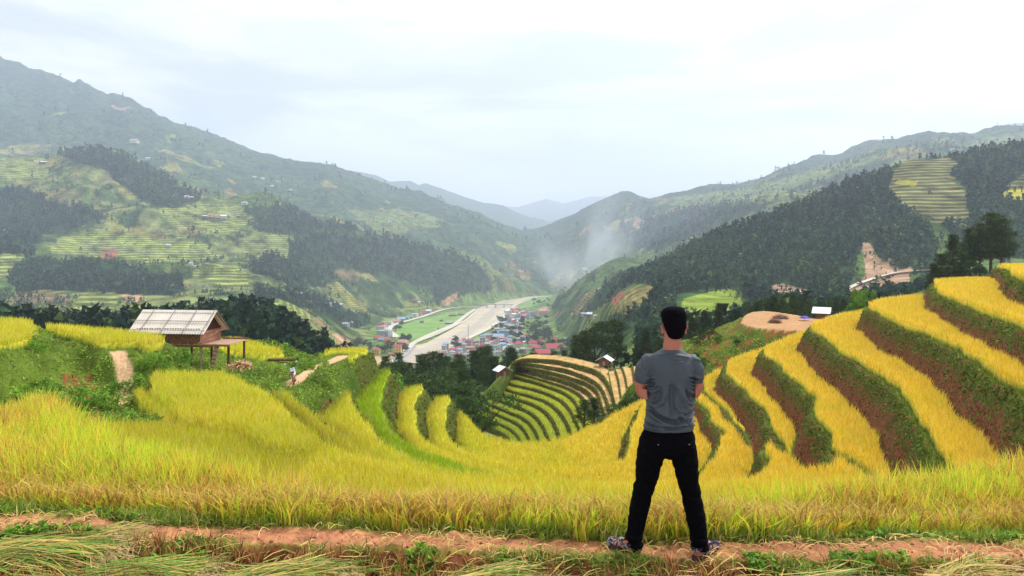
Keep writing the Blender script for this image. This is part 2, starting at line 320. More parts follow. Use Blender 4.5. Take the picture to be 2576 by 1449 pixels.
def build_near():
    X = GX.ravel(); Y = GY.ravel(); G = NG
    n = fbm(X*1.3, Y*1.3, 4, 81); n2 = fbm(X*6, Y*6, 3, 82); nb = fbm(X*.6, Y*.6, 3, 83)
    col = C_GRASS*(.6+.9*n[:, None])
    col = col*(1-.45*sst(nb, .45, .62)[:, None])+C_DGRASS*.45*sst(nb, .45, .62)[:, None]
    # banks: weeds at the top, bare red soil at the bottom
    t = np.clip(-G['lip'], 0, 1)
    weed = np.clip(1.15-1.25*t+1.6*(n-.5)+1.3*(n2-.5)+.45*sst(-X, -2, 4), 0, 1)
    weed = sst(weed, .35, .6)[:, None]
    bc = weed*(C_GRASS*.75+C_DGRASS*.3)*(.6+.8*n2[:, None])+(1-weed)*(C_SOIL*(.6+.7*n2[:, None]))
    b = (G['bank'] > 0)[:, None]*(1-np.clip(G['grassy'], 0, 1))[:, None]
    col = col*(1-b)+bc*b
    rs = rng.random(len(X))
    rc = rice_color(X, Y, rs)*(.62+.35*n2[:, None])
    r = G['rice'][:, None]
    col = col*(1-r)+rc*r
    nsoil = ((G['grassy'] > 0) & (sdist(X, Y, [P(175, 1030, 6.6), P(170, 975, 6.6), P(215, 955, 6.5), P(290, 1000, 6.6), P(240, 1040, 6.6)]) > -.2) & (Y < 60))[:, None]*sst(n2, .4, .6)[:, None]
    col = col*(1-nsoil)+C_SOIL*nsoil
    # spur below the harvested field: red gash and weeds
    kb = ((G['sk'] < -.1) & (G['sk'] > -14) & (Y > 60) & (G['rice'] == 0))
    kr = (kb*sst(n+.35*(n2-.5), .56, .66))[:, None]
    col = col*(1-kr)+C_RED*kr
    h = G['harv'][:, None]
    hc = C_STRAW*(.75+.55*fbm(X*.5, Y*2.5, 4, 91)[:, None])
    col = col*(1-h)+hc*h
    st = (G['ss'] > 0)[:, None]*(Y < 14)[:, None]
    gr = (C_GRASS*.8+C_SOIL*.35)*(.5+n2[:, None])
    col = np.where(st, gr, col)
    lo = G['low'][:, None]; col = col*(1-lo)+C_SOIL*(.35+.5*n2[:, None])*lo
    p = np.clip(G['path'], 0, 1)[:, None]; pc = np.array([.44, .19, .09])*(.55+.5*n2[:, None]+.4*fbm(X*14, Y*14, 3, 88)[:, None])
    pc = np.where((Y > 20)[:, None], C_PATH*(.8+.4*n2[:, None]), pc)
    col = col*(1-p)+pc*p
    Z = EYE-G['D']
    Z = Z+.30*G['rice']*(G['ss'] < 0)+(n2-.5)*.10*(Y > 8)+(n2-.5)*.16*G['bank']
    Z = Z+(n-.5)*.22*G['bank']
    R_, C_ = GX.shape
    idx = np.arange(R_*C_).reshape(R_, C_)
    F = np.stack([idx[:-1, :-1], idx[:-1, 1:], idx[1:, 1:], idx[1:, :-1]], -1).reshape(-1, 4)
    m = mat('terrace ground', attr=True, rough=.95, spec=.05, nscale=9., namt=.3, bump=.05, bscale=14.)
    wd = np.clip(.90-1.12*t+.75*sst(-X, -2, 4), 0, 1)
    colA = np.concatenate([col, (b[:, 0]*(.1+.9*wd))[:, None]], 1)
    tr = m.node_tree; bs = tr.nodes['Principled BSDF']; old = bs.inputs['Base Color'].links[0].from_socket
    vcn = [q for q in tr.nodes if q.bl_idname == 'ShaderNodeVertexColor'][0]
    ge = N(tr, 'ShaderNodeNewGeometry'); na = N(tr, 'ShaderNodeTexNoise', _Scale=2.6, _Detail=8., _Roughness=.68); L(tr, ge.outputs['Position'], na.inputs['Vector'])
    nc = N(tr, 'ShaderNodeTexNoise', _Scale=9., _Detail=6.); L(tr, ge.outputs['Position'], nc.inputs['Vector'])
    ad = N(tr, 'ShaderNodeMath', operation='MULTIPLY_ADD'); L(tr, vcn.outputs['Alpha'], ad.inputs[0]); ad.inputs[1].default_value = .42; L(tr, na.outputs[0], ad.inputs[2])
    rp = N(tr, 'ShaderNodeMapRange'); L(tr, ad.outputs[0], rp.inputs[0]); rp.inputs[1].default_value = .66; rp.inputs[2].default_value = .76
    soil = N(tr, 'ShaderNodeValToRGB'); L(tr, nc.outputs[0], soil.inputs[0])
    soil.color_ramp.elements[0].position = .32; soil.color_ramp.elements[0].color = (.065, .022, .011, 1); soil.color_ramp.elements[1].position = .68; soil.color_ramp.elements[1].color = (.30, .125, .052, 1)
    wee = N(tr, 'ShaderNodeValToRGB'); L(tr, nc.outputs[0], wee.inputs[0])
    wee.color_ramp.elements[0].position = .3; wee.color_ramp.elements[0].color = (.018, .030, .007, 1); wee.color_ramp.elements[1].position = .72; wee.color_ramp.elements[1].color = (.17, .20, .035, 1)
    mb = N(tr, 'ShaderNodeMix', data_type='RGBA'); L(tr, rp.outputs[0], mb.inputs[0]); L(tr, soil.outputs[0], mb.inputs[6]); L(tr, wee.outputs[0], mb.inputs[7])
    gt = N(tr, 'ShaderNodeMapRange'); L(tr, vcn.outputs['Alpha'], gt.inputs[0]); gt.inputs[1].default_value = .02; gt.inputs[2].default_value = .09
    mc = N(tr, 'ShaderNodeMix', data_type='RGBA'); L(tr, gt.outputs[0], mc.inputs[0]); L(tr, old, mc.inputs[6]); L(tr, mb.outputs[2], mc.inputs[7]); L(tr, mc.outputs[2], bs.inputs['Base Color'])
    o = np_mesh('terraced_ground', np.stack([X, Y, Z], 1), F, colA, m, smooth=True)
    tag(o, kind='structure')
FOOTOK = True
build_near()
# ------------------------------------------------------------------ far valley: layers of (x, Y, y) knots, near to far
FAR = [
 [(-700, 100, 1400), (700, 100, 1400), (900, 100, 1230), (1500, 100, 1230), (1700, 95, 1200), (1900, 90, 1100), (2100, 90, 960), (2576, 90, 900), (3300, 90, 850)],
 [(-700, 190, 880), (0, 190, 870), (300, 190, 870), (600, 190, 880), (800, 190, 970), (880, 190, 990), (1100, 185, 985), (1180, 180, 985), (1300, 182, 972), (1430, 175, 930), (1600, 170, 925), (1700, 158, 912), (1750, 150, 900), (1850, 150, 862), (1950, 150, 826), (2050, 150, 802), (2150, 150, 780), (2300, 150, 738), (2400, 150, 705), (2576, 140, 690), (3300, 140, 670)],
 [(-700, 330, 800), (0, 330, 800), (120, 330, 815), (240, 330, 830), (330, 330, 812), (560, 330, 795), (650, 330, 790), (720, 330, 812), (800, 330, 860), (880, 330, 918), (950, 330, 1000), (1100, 300, 1120), (1400, 300, 1080), (1440, 300, 1000), (1500, 280, 940), (1600, 270, 900), (1700, 260, 870), (1850, 260, 850), (2000, 260, 830), (2300, 260, 790), (2576, 260, 760), (3300, 260, 740)],
 [(-700, 600, 900), (0, 600, 900), (400, 600, 880), (600, 600, 830), (700, 600, 850), (800, 650, 905), (860, 700, 960), (900, 750, 990), (1000, 750, 981), (1400, 750, 981), (1450, 700, 965), (1520, 560, 880), (1600, 450, 830), (1700, 430, 800), (1850, 430, 790), (1950, 450, 778), (2050, 450, 765), (2150, 450, 755), (2300, 450, 740), (2576, 450, 720), (3300, 450, 720)],
 [(-700, 900, 790), (0, 900, 790), (200, 900, 795), (400, 900, 792), (600, 900, 770), (700, 900, 770), (800, 950, 815), (860, 1050, 862), (900, 1150, 859), (1420, 1150, 852), (1470, 980, 815), (1520, 760, 790), (1560, 560, 775), (1600, 540, 745), (1700, 540, 738), (1850, 560, 735), (1950, 560, 735), (2100, 560, 720), (2200, 560, 700), (2300, 560, 690), (2400, 560, 690), (2576, 560, 650), (3300, 560, 620)],
 [(-700, 1500, 600), (0, 1500, 610), (200, 1500, 635), (400, 1500, 650), (600, 1500, 670), (700, 1500, 690), (800, 1500, 745), (900, 1650, 785), (1000, 1850, 785), (1080, 2000, 775), (1240, 2000, 775), (1400, 2000, 775), (1440, 1700, 765), (1500, 1200, 730), (1580, 1000, 690), (1650, 900, 668), (1720, 850, 628), (1800, 850, 590), (1900, 850, 555), (2030, 900, 505), (2130, 930, 460), (2240, 950, 418), (2290, 950, 400), (2400, 950, 395), (2480, 950, 372), (2576, 950, 362), (3300, 950, 290)],
 [(-700, 2000, 380), (0, 2000, 402), (100, 2000, 408), (230, 2000, 390), (330, 2000, 412), (420, 2000, 455), (500, 2000, 503), (600, 2050, 525), (700, 2100, 540), (760, 2100, 590), (900, 2200, 595), (1000, 2200, 605), (1100, 2200, 630), (1200, 2300, 665), (1300, 2550, 735), (1400, 2600, 742), (1500, 2300, 720), (1560, 2200, 700), (1650, 1500, 720), (2030, 1500, 560), (2240, 1500, 520), (2576, 1500, 470), (3300, 1500, 400)],
 [(-700, 2450, 430), (0, 2450, 440), (230, 2450, 450), (420, 2450, 480), (500, 2500, 540), (700, 2600, 585), (900, 2700, 612), (1100, 2700, 650), (1300, 2900, 710), (1400, 2950, 705), (1500, 2700, 680), (1600, 2500, 650), (1650, 2300, 640), (1800, 2000, 590), (2000, 1900, 525), (2240, 1900, 455), (2576, 1900, 420), (3300, 1900, 380)],
 [(-700, 3100, 280), (0, 3100, 330), (400, 3100, 400), (700, 3100, 490), (900, 3100, 530), (1100, 3100, 570), (1200, 3100, 600), (1300, 3200, 640), (1400, 3300, 640), (1500, 3200, 610), (1600, 3100, 575), (1700, 2900, 555), (1850, 2800, 510), (2000, 2700, 470), (2200, 2600, 410), (2400, 2600, 392), (2576, 2600, 360), (3300, 2600, 300)],
 [(-700, 4000, -60), (-300, 4000, 50), (0, 4000, 145), (40, 4000, 158), (75, 4000, 172), (110, 4000, 178), (150, 4000, 190), (185, 4000, 206), (200, 4000, 200), (214, 4000, 207), (240, 4000, 224), (270, 4000, 236), (300, 4000, 238), (328, 4000, 244), (345, 4000, 256), (375, 4000, 276), (400, 4000, 290), (450, 4000, 311), (500, 4000, 325), (560, 4000, 346), (620, 4000, 371), (700, 4000, 395), (760, 4000, 407), (800, 4000, 408), (830, 4000, 412), (880, 4000, 434), (940, 4000, 452), (1000, 4000, 471), (1060, 4000, 480), (1080, 4000, 492), (1130, 4000, 512), (1200, 4000, 535), (1260, 4100, 562), (1310, 4200, 582), (1340, 4200, 584), (1400, 4200, 562), (1430, 4200, 545), (1470, 4200, 521), (1510, 4200, 503), (1545, 4200, 488), (1565, 4200, 479), (1580, 4200, 478), (1600, 4100, 487), (1640, 4000, 507), (1700, 3900, 498), (1760, 3800, 488), (1850, 3700, 482), (1900, 3600, 468), (1932, 3500, 457), (1975, 3500, 432), (2045, 3500, 404), (2120, 3500, 400), (2170, 3500, 381), (2232, 3500, 368), (2307, 3500, 366), (2395, 3500, 364), (2457, 3500, 347), (2507, 3500, 333), (2545, 3500, 326), (2576, 3500, 325), (2800, 3500, 300), (3300, 3500, 260)],
 [(-700, 5400, 300), (0, 5400, 400), (900, 5400, 560), (1340, 5800, 640), (1700, 5400, 600), (2576, 5000, 450), (3300, 5000, 400)],
 [(-700, 8000, 330), (0, 8000, 380), (700, 8000, 425), (880, 8000, 433), (944, 8000, 442), (979, 8000, 459), (1031, 8000, 457), (1054, 8000, 466), (1069, 8000, 461), (1106, 8000, 472), (1169, 8000, 496), (1219, 8000, 512), (1269, 8000, 521), (1320, 8200, 545), (1380, 8400, 560), (1440, 8400, 540), (1500, 8400, 520), (1600, 8000, 505), (1675, 8000, 499), (1713, 8000, 486), (1775, 8000, 477), (1850, 8000, 462), (1932, 8000, 444), (2100, 8000, 420), (2180, 8000, 395), (2260, 8000, 365), (2327, 8000, 345), (2370, 8000, 341), (2400, 8000, 348), (2457, 8000, 337), (2500, 8000, 326), (2532, 8000, 316), (2576, 8000, 312), (3300, 8000, 290)],
 [(-700, 10500, 560), (900, 10500, 570), (1300, 10500, 590), (1700, 10500, 570), (3300, 10500, 500)],
 [(-700, 14000, 480), (900, 14000, 500), (1200, 14000, 520), (1300, 14000, 521), (1340, 14000, 512), (1375, 14000, 502), (1418, 14000, 512), (1483, 14000, 497), (1525, 14000, 494), (1600, 14000, 505), (1750, 14000, 495), (1900, 14000, 470), (3300, 14000, 400)],
]
fu = np.arange(-680, 3290, 3.6)
ROWS = [26, 44, 50, 50, 110, 60, 24, 44, 50, 10, 16, 6, 10]
def build_far():
    lay = []
    for kn in FAR:
        kn = np.array(kn, float)
        Yk = np.exp(np.interp(fu, kn[:, 0], np.log(kn[:, 1]))); yk = np.interp(fu, kn[:, 0], kn[:, 2])
        ker = np.exp(-np.linspace(-1.6, 1.6, 9)**2); ker /= ker.sum()
        if Yk.mean() < 3300:
            ker = np.exp(-np.linspace(-1.8, 1.8, 31)**2); ker /= ker.sum()
        else:
            ker = np.exp(-np.linspace(-1.6, 1.6, 3)**2); ker /= ker.sum()
        pad = len(ker)//2
        sm = lambda a: np.convolve(np.pad(a, pad, mode='edge'), ker, 'valid')
        lay.append((sm(Yk), sm((yk-HY)*Yk/FL)))
    Yr = []; Dr = []
    for i in range(len(lay)-1):
        n = ROWS[i]
        for q in range(n):
            t = q/n
            Y0, D0 = lay[i]; Y1, D1 = lay[i+1]
            Yq = np.exp(np.log(Y0)*(1-t)+np.log(Y1)*t)
            tt = (Yq-Y0)/(Y1-Y0)
            Yr.append(Yq); Dr.append(D0+(D1-D0)*tt)
    Yr.append(lay[-1][0]); Dr.append(lay[-1][1])
    # a steep drop after the last ridge
    Yr.append(lay[-1][0]*1.3); Dr.append(lay[-1][1]+2500)
    return np.array(Yr), np.array(Dr)
FY, FD = build_far()
FX = (fu[None, :]-HX)/FL*FY
XS = np.broadcast_to(fu[None, :], FY.shape)
# valley floor: river plain
def floorD(Y): return np.interp(Y, [700, 1150, 2000, 2700, 3000], [149.5, 150, 165, 174, 178])
FLOORP = [PD(885, 820), PD(870, 1000), PD(905, 1130), PD(935, 1250), PD(945, 1400), PD(985, 1600), PD(1060, 1850), PD(1150, 2050), PD(1260, 2350), PD(1330, 2600), PD(1400, 2680), PD(1405, 2450), PD(1385, 2000), PD(1385, 1700), PD(1395, 1300), PD(1430, 1100), PD(1440, 950), PD(1430, 800)]
sfl = sdist(FX, FY, FLOORP)
wf = sst(sfl, -25, 15)
rough_amp = np.clip((FY-120)/1500, 0, 1.6)
nz = (fbm(FX/330, FY/330, 5, 101)-.5)*2
rid = 1-np.abs(fbm(FX/520+3, FY/520, 4, 131)*2-1)*2
sm2 = (fbm(FX/60, FY/60, 4, 151)-.5)
hump = nz*46*rough_amp+rid*26*rough_amp*(FY > 1200)+sm2*14*np.clip(FY/900, .15, 2.2)
edge = np.minimum(1, np.abs(np.log(FY/4000))/.12)*.9+.1
crest = ((FY > 3300) & (FY < 4600))
hump = np.where(crest, hump*edge*.8+(1-edge)*(sm2*22+(fbm(FX/26, FY/26, 3, 161)-.5)*16), hump)
hump *= sst(FY, 150, 500)*.9+.1
hump = np.where(FY > 7000, hump*.3*np.abs(np.sin(FY)), hump)
FD = FD-hump*(1-wf)*np.where((FY > 700) & (FY < 1100) & (XS > 1450), .45, 1)*np.where(FY < 1100, .35, 1)*np.where((XS > 1450) & (FY < 1200), .5, 1)
FD = FD*(1-wf)+floorD(FY)*wf
FZ = EYE-FD
YS = HY+FD*FL/FY                       # survey y of every vertex
def farz(x, Y):
    """height of the far sheet at survey column x, distance Y"""
    x = np.atleast_1d(np.asarray(x, float)); Y = np.atleast_1d(np.asarray(Y, float)); out = []
    for a, b in zip(x, Y):
        j = int(np.clip((a-fu[0])/(fu[1]-fu[0]), 0, len(fu)-1))
        out.append(np.interp(b, FY[:, j], FZ[:, j]))
    return np.array(out)
def ray_far(x, y, ymin=150, ymax=5200):
    """first point of the far sheet met by the survey ray x, y -> (X, Y, Z)"""
    j = int(np.clip((x-fu[0])/(fu[1]-fu[0]), 0, len(fu)-1))
    m = (FY[:, j] > ymin) & (FY[:, j] < ymax)
    yy = YS[m, j]; Yc = FY[m, j]
    k = np.nonzero(yy <= y)[0]
    if len(k) == 0: return None
    k = k[0]
    if k == 0: Yh = Yc[0]
    else:
        t = (y-yy[k-1])/(yy[k]-yy[k-1]+1e-9); Yh = Yc[k-1]+(Yc[k]-Yc[k-1])*t
    return ((x-HX)/FL*Yh, Yh, EYE-(y-HY)*Yh/FL)
# land cover: (kind, nearest Y, farthest Y, outline in survey units)
COVER = [
 ('forest', 150, 560, [(-700, 740), (0, 755), (60, 765), (120, 800), (210, 830), (215, 800), (330, 770), (560, 760), (640, 745), (720, 780), (790, 810), (885, 880), (960, 1100), (-700, 1100)]),
 ('forest', 700, 1250, [(0, 690), (80, 660), (150, 655), (250, 655), (340, 670), (430, 680), (470, 730), (440, 745), (200, 730), (40, 730)]),
 ('forest', 1200, 2300, [(-700, 480), (0, 470), (60, 470), (120, 500), (280, 540), (250, 560), (100, 590), (90, 640), (0, 650), (-700, 640)]),
 ('forest', 1000, 2300, [(140, 390), (250, 372), (340, 400), (430, 450), (500, 490), (500, 530), (420, 530), (350, 500), (280, 440), (190, 410)]),
 ('forest', 700, 2300, [(630, 660), (740, 595), (800, 590), (890, 600), (1000, 590), (1100, 605), (1200, 650), (1290, 690), (1320, 720), (1260, 765), (1190, 750), (1110, 770), (1080, 720), (980, 700), (900, 690), (850, 710), (760, 730), (640, 690)]),
 ('forest', 1100, 2400, [(590, 530), (700, 515), (770, 530), (830, 560), (780, 590), (700, 590), (600, 560)]),
 ('forest', 700, 2400, [(750, 520), (860, 525), (920, 560), (880, 590), (780, 575)]),
 ('forest', 700, 1500, [(640, 720), (760, 735), (900, 760), (940, 800), (900, 830), (800, 790), (740, 770), (640, 745)]),
 ('forest', 380, 1150, [(1440, 760), (1500, 700), (1560, 670), (1650, 640), (1720, 590), (1900, 500), (2030, 470), (2240, 430), (2250, 500), (2330, 560), (2360, 620), (2350, 690), (2250, 690), (2170, 610), (2150, 640), (2150, 720), (2080, 760), (2040, 730), (1950, 720), (1930, 760), (1870, 755), (1860, 735), (1780, 730), (1700, 745), (1700, 790), (1640, 820), (1540, 800), (1600, 750), (1640, 715), (1600, 710), (1530, 760), (1450, 800)]),
 ('forest', 500, 1300, [(2240, 420), (2290, 390), (2400, 380), (2480, 350), (2700, 300), (3300, 250), (3300, 700), (2576, 660), (2400, 620), (2370, 560), (2440, 540), (2430, 470), (2380, 440), (2400, 400), (2290, 405)]),
 ('forest', 180, 460, [(1930, 760), (2060, 740), (2150, 760), (2340, 700), (3300, 640), (3300, 1000), (1600, 1100), (1600, 830), (1700, 800), (1800, 790)]),
 ('wood', 1300, 3400, [(1560, 570), (1640, 545), (1800, 520), (2000, 500), (2020, 470), (2100, 440), (2230, 430), (2030, 480), (1900, 530), (1730, 600), (1650, 640), (1590, 620)]),
 ('scar', 450, 900, [(2165, 612), (2185, 612), (2205, 645), (2225, 655), (2240, 650), (2262, 680), (2290, 672), (2300, 680), (2290, 690), (2290, 735), (2260, 742), (2230, 730), (2150, 735), (2100, 750), (2080, 745), (2150, 715), (2180, 690)]),
 ('scar', 430, 900, [(1942, 718), (1965, 712), (2030, 730), (2028, 752), (1940, 742)]),
 ('red', 430, 900, [(1532, 752), (1560, 735), (1600, 730), (1640, 712), (1600, 745), (1575, 770), (1535, 765)]),
 ('field', 430, 700, [(1530, 790), (1460, 800), (1480, 770), (1560, 760), (1600, 720), (1640, 720), (1640, 740), (1590, 790)]),
 ('meadow', 250, 600, [(1720, 750), (1790, 735), (1830, 726), (1870, 740), (1862, 755), (1880, 790), (1760, 845), (1705, 800)]),
 ('steps', 500, 1300, [(2243, 430), (2290, 400), (2420, 410), (2380, 450), (2430, 475), (2440, 540), (2430, 560), (2330, 560), (2290, 520), (2250, 500), (2240, 470)]),
 ('steps', 500, 1300, [(2535, 460), (2590, 430), (3300, 400), (3300, 470), (2540, 470)]),
 ('yellow', 500, 1300, [(2248, 462), (2262, 450), (2310, 455), (2300, 470)]),
 ('yellow', 500, 1300, [(2520, 490), (2540, 472), (2600, 468), (2800, 460), (2800, 490), (2535, 502)]),
 ('terr', 1000, 2300, [(400, 530), (500, 505), (600, 520), (640, 560), (560, 590), (440, 570)]),
 ('terr', 800, 1600, [(120, 640), (140, 600), (260, 575), (300, 540), (360, 540), (420, 560), (560, 650), (480, 660), (360, 660), (280, 650)]),
 ('terr', 800, 1600, [(480, 690), (560, 655), (640, 690), (620, 725), (540, 715)]),
 ('terr', 600, 1300, [(210, 735), (290, 735), (330, 790), (180, 790), (190, 760)]),
 ('terr', 600, 1600, [(670, 755), (700, 750), (800, 800), (780, 805), (690, 780)]),
 ('terr', 800, 1600, [(850, 700), (900, 700), (1000, 770), (960, 785), (880, 740)]),
 ('terr', 1000, 2000, [(400, 580), (560, 640), (600, 660), (540, 640), (450, 590)]),
 ('terr', 1400, 2300, [(-300, 400), (0, 395), (110, 430), (120, 460), (40, 460), (-300, 470)]),
 ('terr', 1200, 2100, [(600, 595), (720, 590), (730, 650), (620, 640)]),
 ('terr', 600, 1400, [(0, 640), (60, 640), (30, 690), (0, 700), (-300, 700), (-300, 650)]),
 ('lime', 700, 1800, [(1100, 715), (1170, 708), (1210, 730), (1170, 745), (1110, 735)]),
 ('lime', 1500, 2400, [(1000, 590), (1050, 588), (1040, 600), (1000, 600)]),
 ('brown', 700, 1500, [(30, 735), (170, 738), (180, 760), (40, 765)]),
 ('brown', 700, 2300, [(835, 690), (870, 675), (900, 690), (895, 710), (850, 705)]),
 ('soil', 700, 1500, [(310, 740), (370, 738), (365, 752), (320, 755)]),
 ('soil', 700, 1500, [(380, 645), (460, 645), (460, 650), (385, 652)]),
 ('soil', 600, 1500, [(845, 835), (880, 850), (900, 880), (890, 895), (865, 870)]),
 ('soil', 1200, 2400, [(1120, 745), (1160, 740), (1180, 770), (1110, 775)]),
 ('soil', 1800, 3200, [(1260, 745), (1310, 742), (1300, 755), (1255, 760)]),
 ('red', 900, 1600, [(255, 630), (300, 630), (290, 660), (260, 655)]),
 ('scar', 2900, 4500, [(372, 252), (390, 268), (380, 272)]),
 ('scar', 2900, 4500, [(278, 262), (300, 272), (330, 268), (310, 278), (290, 274)]),
 ('scar', 2900, 4500, [(1600, 545), (1625, 560), (1600, 600), (1585, 595)]),
 ('palef', 2300, 3500, [(880, 520), (1000, 525), (1100, 540), (1120, 570), (960, 590), (900, 560)]),
 ('palef', 2300, 4300, [(1640, 505), (1900, 470), (2100, 410), (2300, 380), (2400, 375), (2500, 340), (2700, 330), (2700, 370), (2400, 400), (2100, 460), (1900, 500), (1750, 530)]),
]
KC = dict(forest=(.030, .060, .022), wood=(.035, .075, .03), scar=(.42, .27, .16), red=(.30, .12, .07), field=(.20, .17, .06), meadow=(.19, .25, .035), steps=(.15, .150, .055), yellow=(.38, .36, .05), terr=(.20, .235, .06), lime=(.20, .29, .04), brown=(.21, .16, .08), soil=(.42, .25, .13), palef=(.15, .19, .06))
def far_colors():
    X, Y = FX, FY
    nA = fbm(X/140, Y/140, 4, 201); nB = fbm(X/28, Y/28, 4, 203); nC = fbm(X/420, Y/420, 3, 205)
    c = np.array([.085, .14, .036])*(.6+.8*nB[..., None])
    k = sst(nA, .42, .56)[..., None]; c = c*(1-k)+np.array([.050, .092, .028])*(.6+.8*nB[..., None])*k
    k = sst(nC*.5+nB*.5, .56, .64)[..., None]*(1-sst(Y, 2300, 2900))[..., None]; c = c*(1-k)+np.array([.19, .21, .065])*k
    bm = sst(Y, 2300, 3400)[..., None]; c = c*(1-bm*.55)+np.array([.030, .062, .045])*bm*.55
    # small fields: cells of a few tints
    cx = np.floor(X/75+fbm(X/50, Y/50, 2, 207)*1.6); cy = np.floor(Y/95+fbm(X/50, Y/50, 2, 208)*1.6)
    h = hsh(cx, cy, 5); on = (h > .74+.2*sst(Y, 2300, 2900)) & (Y > 700) & (Y < 3600)
    tint = np.stack([.13+.12*hsh(cx, cy, 6), .155+.08*hsh(cx, cy, 7), .045+.03*hsh(cx, cy, 8)], -1)
    c = np.where(on[..., None], tint, c)
    stripe = np.where(on & (h > .86), .5, 0)
    fmask = np.zeros(Y.shape)
    xs = XS+34*(fbm(X/55, Y/55, 3, 211)-.5)+5*(nB-.5); ys = YS+20*(fbm(X/55, Y/55, 3, 213)-.5)+4*(nB-.5)
    for kind, y0, y1, pl in COVER:
        m = (Y > y0) & (Y < y1)
        idx = np.nonzero(m)
        q = .25 if kind in ('scar', 'meadow', 'yellow') else 1.
        s = sdist(XS[idx]+(xs[idx]-XS[idx])*q, YS[idx]+(ys[idx]-YS[idx])*q, pl)
        hit = s > 0
        ii = (idx[0][hit], idx[1][hit])
        base = np.array(KC[kind])
        var = .75+.5*nB[ii]
        c[ii] = base*var[:, None]
        fmask[ii] = {'forest': 1, 'wood': .8}.get(kind, 0)
        stripe[ii] = {'terr': .8, 'steps': 1., 'field': .3}.get(kind, 0)
    fl = (wf > .5)
    g = np.array([.14, .21, .05])*(.7+.6*nB[..., None])
    c = np.where(fl[..., None], g, c); fmask = np.where(fl, 0, fmask); stripe = np.where(fl, 0, stripe)
    return c, fmask, stripe
FC, FMASK, FSTR = far_colors()
def build_far_mesh():
    V = np.stack([FX.ravel(), FY.ravel(), FZ.ravel()], 1)
    r, c = FY.shape; idx = np.arange(r*c).reshape(r, c)
    F = np.stack([idx[:-1, :-1], idx[:-1, 1:], idx[1:, 1:], idx[1:, :-1]], -1).reshape(-1, 4)
    m = bpy.data.materials.new('hillside'); m.use_nodes = True; t = m.node_tree; b = t.nodes['Principled BSDF']
    b.inputs['Roughness'].default_value = 1.; b.inputs['Specular IOR Level'].default_value = 0.
    vc = N(t, 'ShaderNodeVertexColor'); vc.layer_name = 'Col'
    geo = N(t, 'ShaderNodeNewGeometry'); sx = N(t, 'ShaderNodeSeparateXYZ'); L(t, geo.outputs['Position'], sx.inputs[0])
    nz_ = N(t, 'ShaderNodeTexNoise', _Scale=.035, _Detail=6.); L(t, geo.outputs['Position'], nz_.inputs['Vector'])
    nl = N(t, 'ShaderNodeTexNoise', _Scale=.006, _Detail=2.); L(t, geo.outputs['Position'], nl.inputs['Vector'])
    # contour stripes of rice terraces: bands of height
    a1 = N(t, 'ShaderNodeMath', operation='MULTIPLY_ADD'); L(t, nl.outputs[0], a1.inputs[0]); a1.inputs[1].default_value = 16.; L(t, sx.outputs['Z'], a1.inputs[2])
    a2 = N(t, 'ShaderNodeMath', operation='MULTIPLY'); L(t, a1.outputs[0], a2.inputs[0]); a2.inputs[1].default_value = 1.25
    a3 = N(t, 'ShaderNodeMath', operation='SINE'); L(t, a2.outputs[0], a3.inputs[0])
    a4 = N(t, 'ShaderNodeMapRange'); L(t, a3.outputs[0], a4.inputs[0]); a4.inputs[1].default_value = -.2; a4.inputs[2].default_value = .8; a4.inputs[3].default_value = .55; a4.inputs[4].default_value = 1.6
    mxs = N(t, 'ShaderNodeMix', data_type='FLOAT'); L(t, vc.outputs['Alpha'], mxs.inputs[0]); mxs.inputs[2].default_value = 1.; L(t, a4.outputs[0], mxs.inputs[3])
    r1 = N(t, 'ShaderNodeMapRange'); L(t, nz_.outputs[0], r1.inputs[0]); r1.inputs[1].default_value = .3; r1.inputs[2].default_value = .7; r1.inputs[3].default_value = .35; r1.inputs[4].default_value = 1.7
    mm = N(t, 'ShaderNodeMath', operation='MULTIPLY'); L(t, mxs.outputs[0], mm.inputs[0]); L(t, r1.outputs[0], mm.inputs[1])
    vs = N(t, 'ShaderNodeVectorMath', operation='SCALE'); L(t, vc.outputs[0], vs.inputs[0]); L(t, mm.outputs[0], vs.inputs['Scale'])
    L(t, vs.outputs[0], b.inputs['Base Color'])
    nb_ = N(t, 'ShaderNodeTexNoise', _Scale=.09, _Detail=5.); L(t, geo.outputs['Position'], nb_.inputs['Vector'])
    bp = N(t, 'ShaderNodeBump', _Strength=1., _Distance=11.); L(t, nb_.outputs[0], bp.inputs['Height']); L(t, bp.outputs[0], b.inputs['Normal'])
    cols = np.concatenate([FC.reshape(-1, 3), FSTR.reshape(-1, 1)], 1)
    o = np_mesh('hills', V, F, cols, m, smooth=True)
    tag(o, kind='structure')
build_far_mesh()
# ------------------------------------------------------------------ haze: one closed box round camera and land, even density
def build_haze():
    x0, x1, y0, y1 = -16500., 16500., -60., 18400.
    z0 = float(FZ.min())-1.; z1 = float(FZ.max())+60
    v = [(x, y, z) for x in (x0, x1) for y in (y0, y1) for z in (z0, z1)]
    f = [(0, 1, 3, 2), (4, 6, 7, 5), (0, 4, 5, 1), (2, 3, 7, 6), (0, 2, 6, 4), (1, 5, 7, 3)]
    m = bpy.data.materials.new('haze'); m.use_nodes = True; t = m.node_tree; t.nodes.clear()
    out = N(t, 'ShaderNodeOutputMaterial'); pv = N(t, 'ShaderNodeVolumePrincipled')
    pv.inputs['Color'].default_value = (.78, .86, 1., 1); pv.inputs['Density'].default_value = HAZE; pv.inputs['Anisotropy'].default_value = .3
    L(t, pv.outputs[0], out.inputs['Volume'])

    o = np_mesh('haze', v, f, None, m); tag(o, kind='stuff')
HAZE = 0.00015
build_haze()
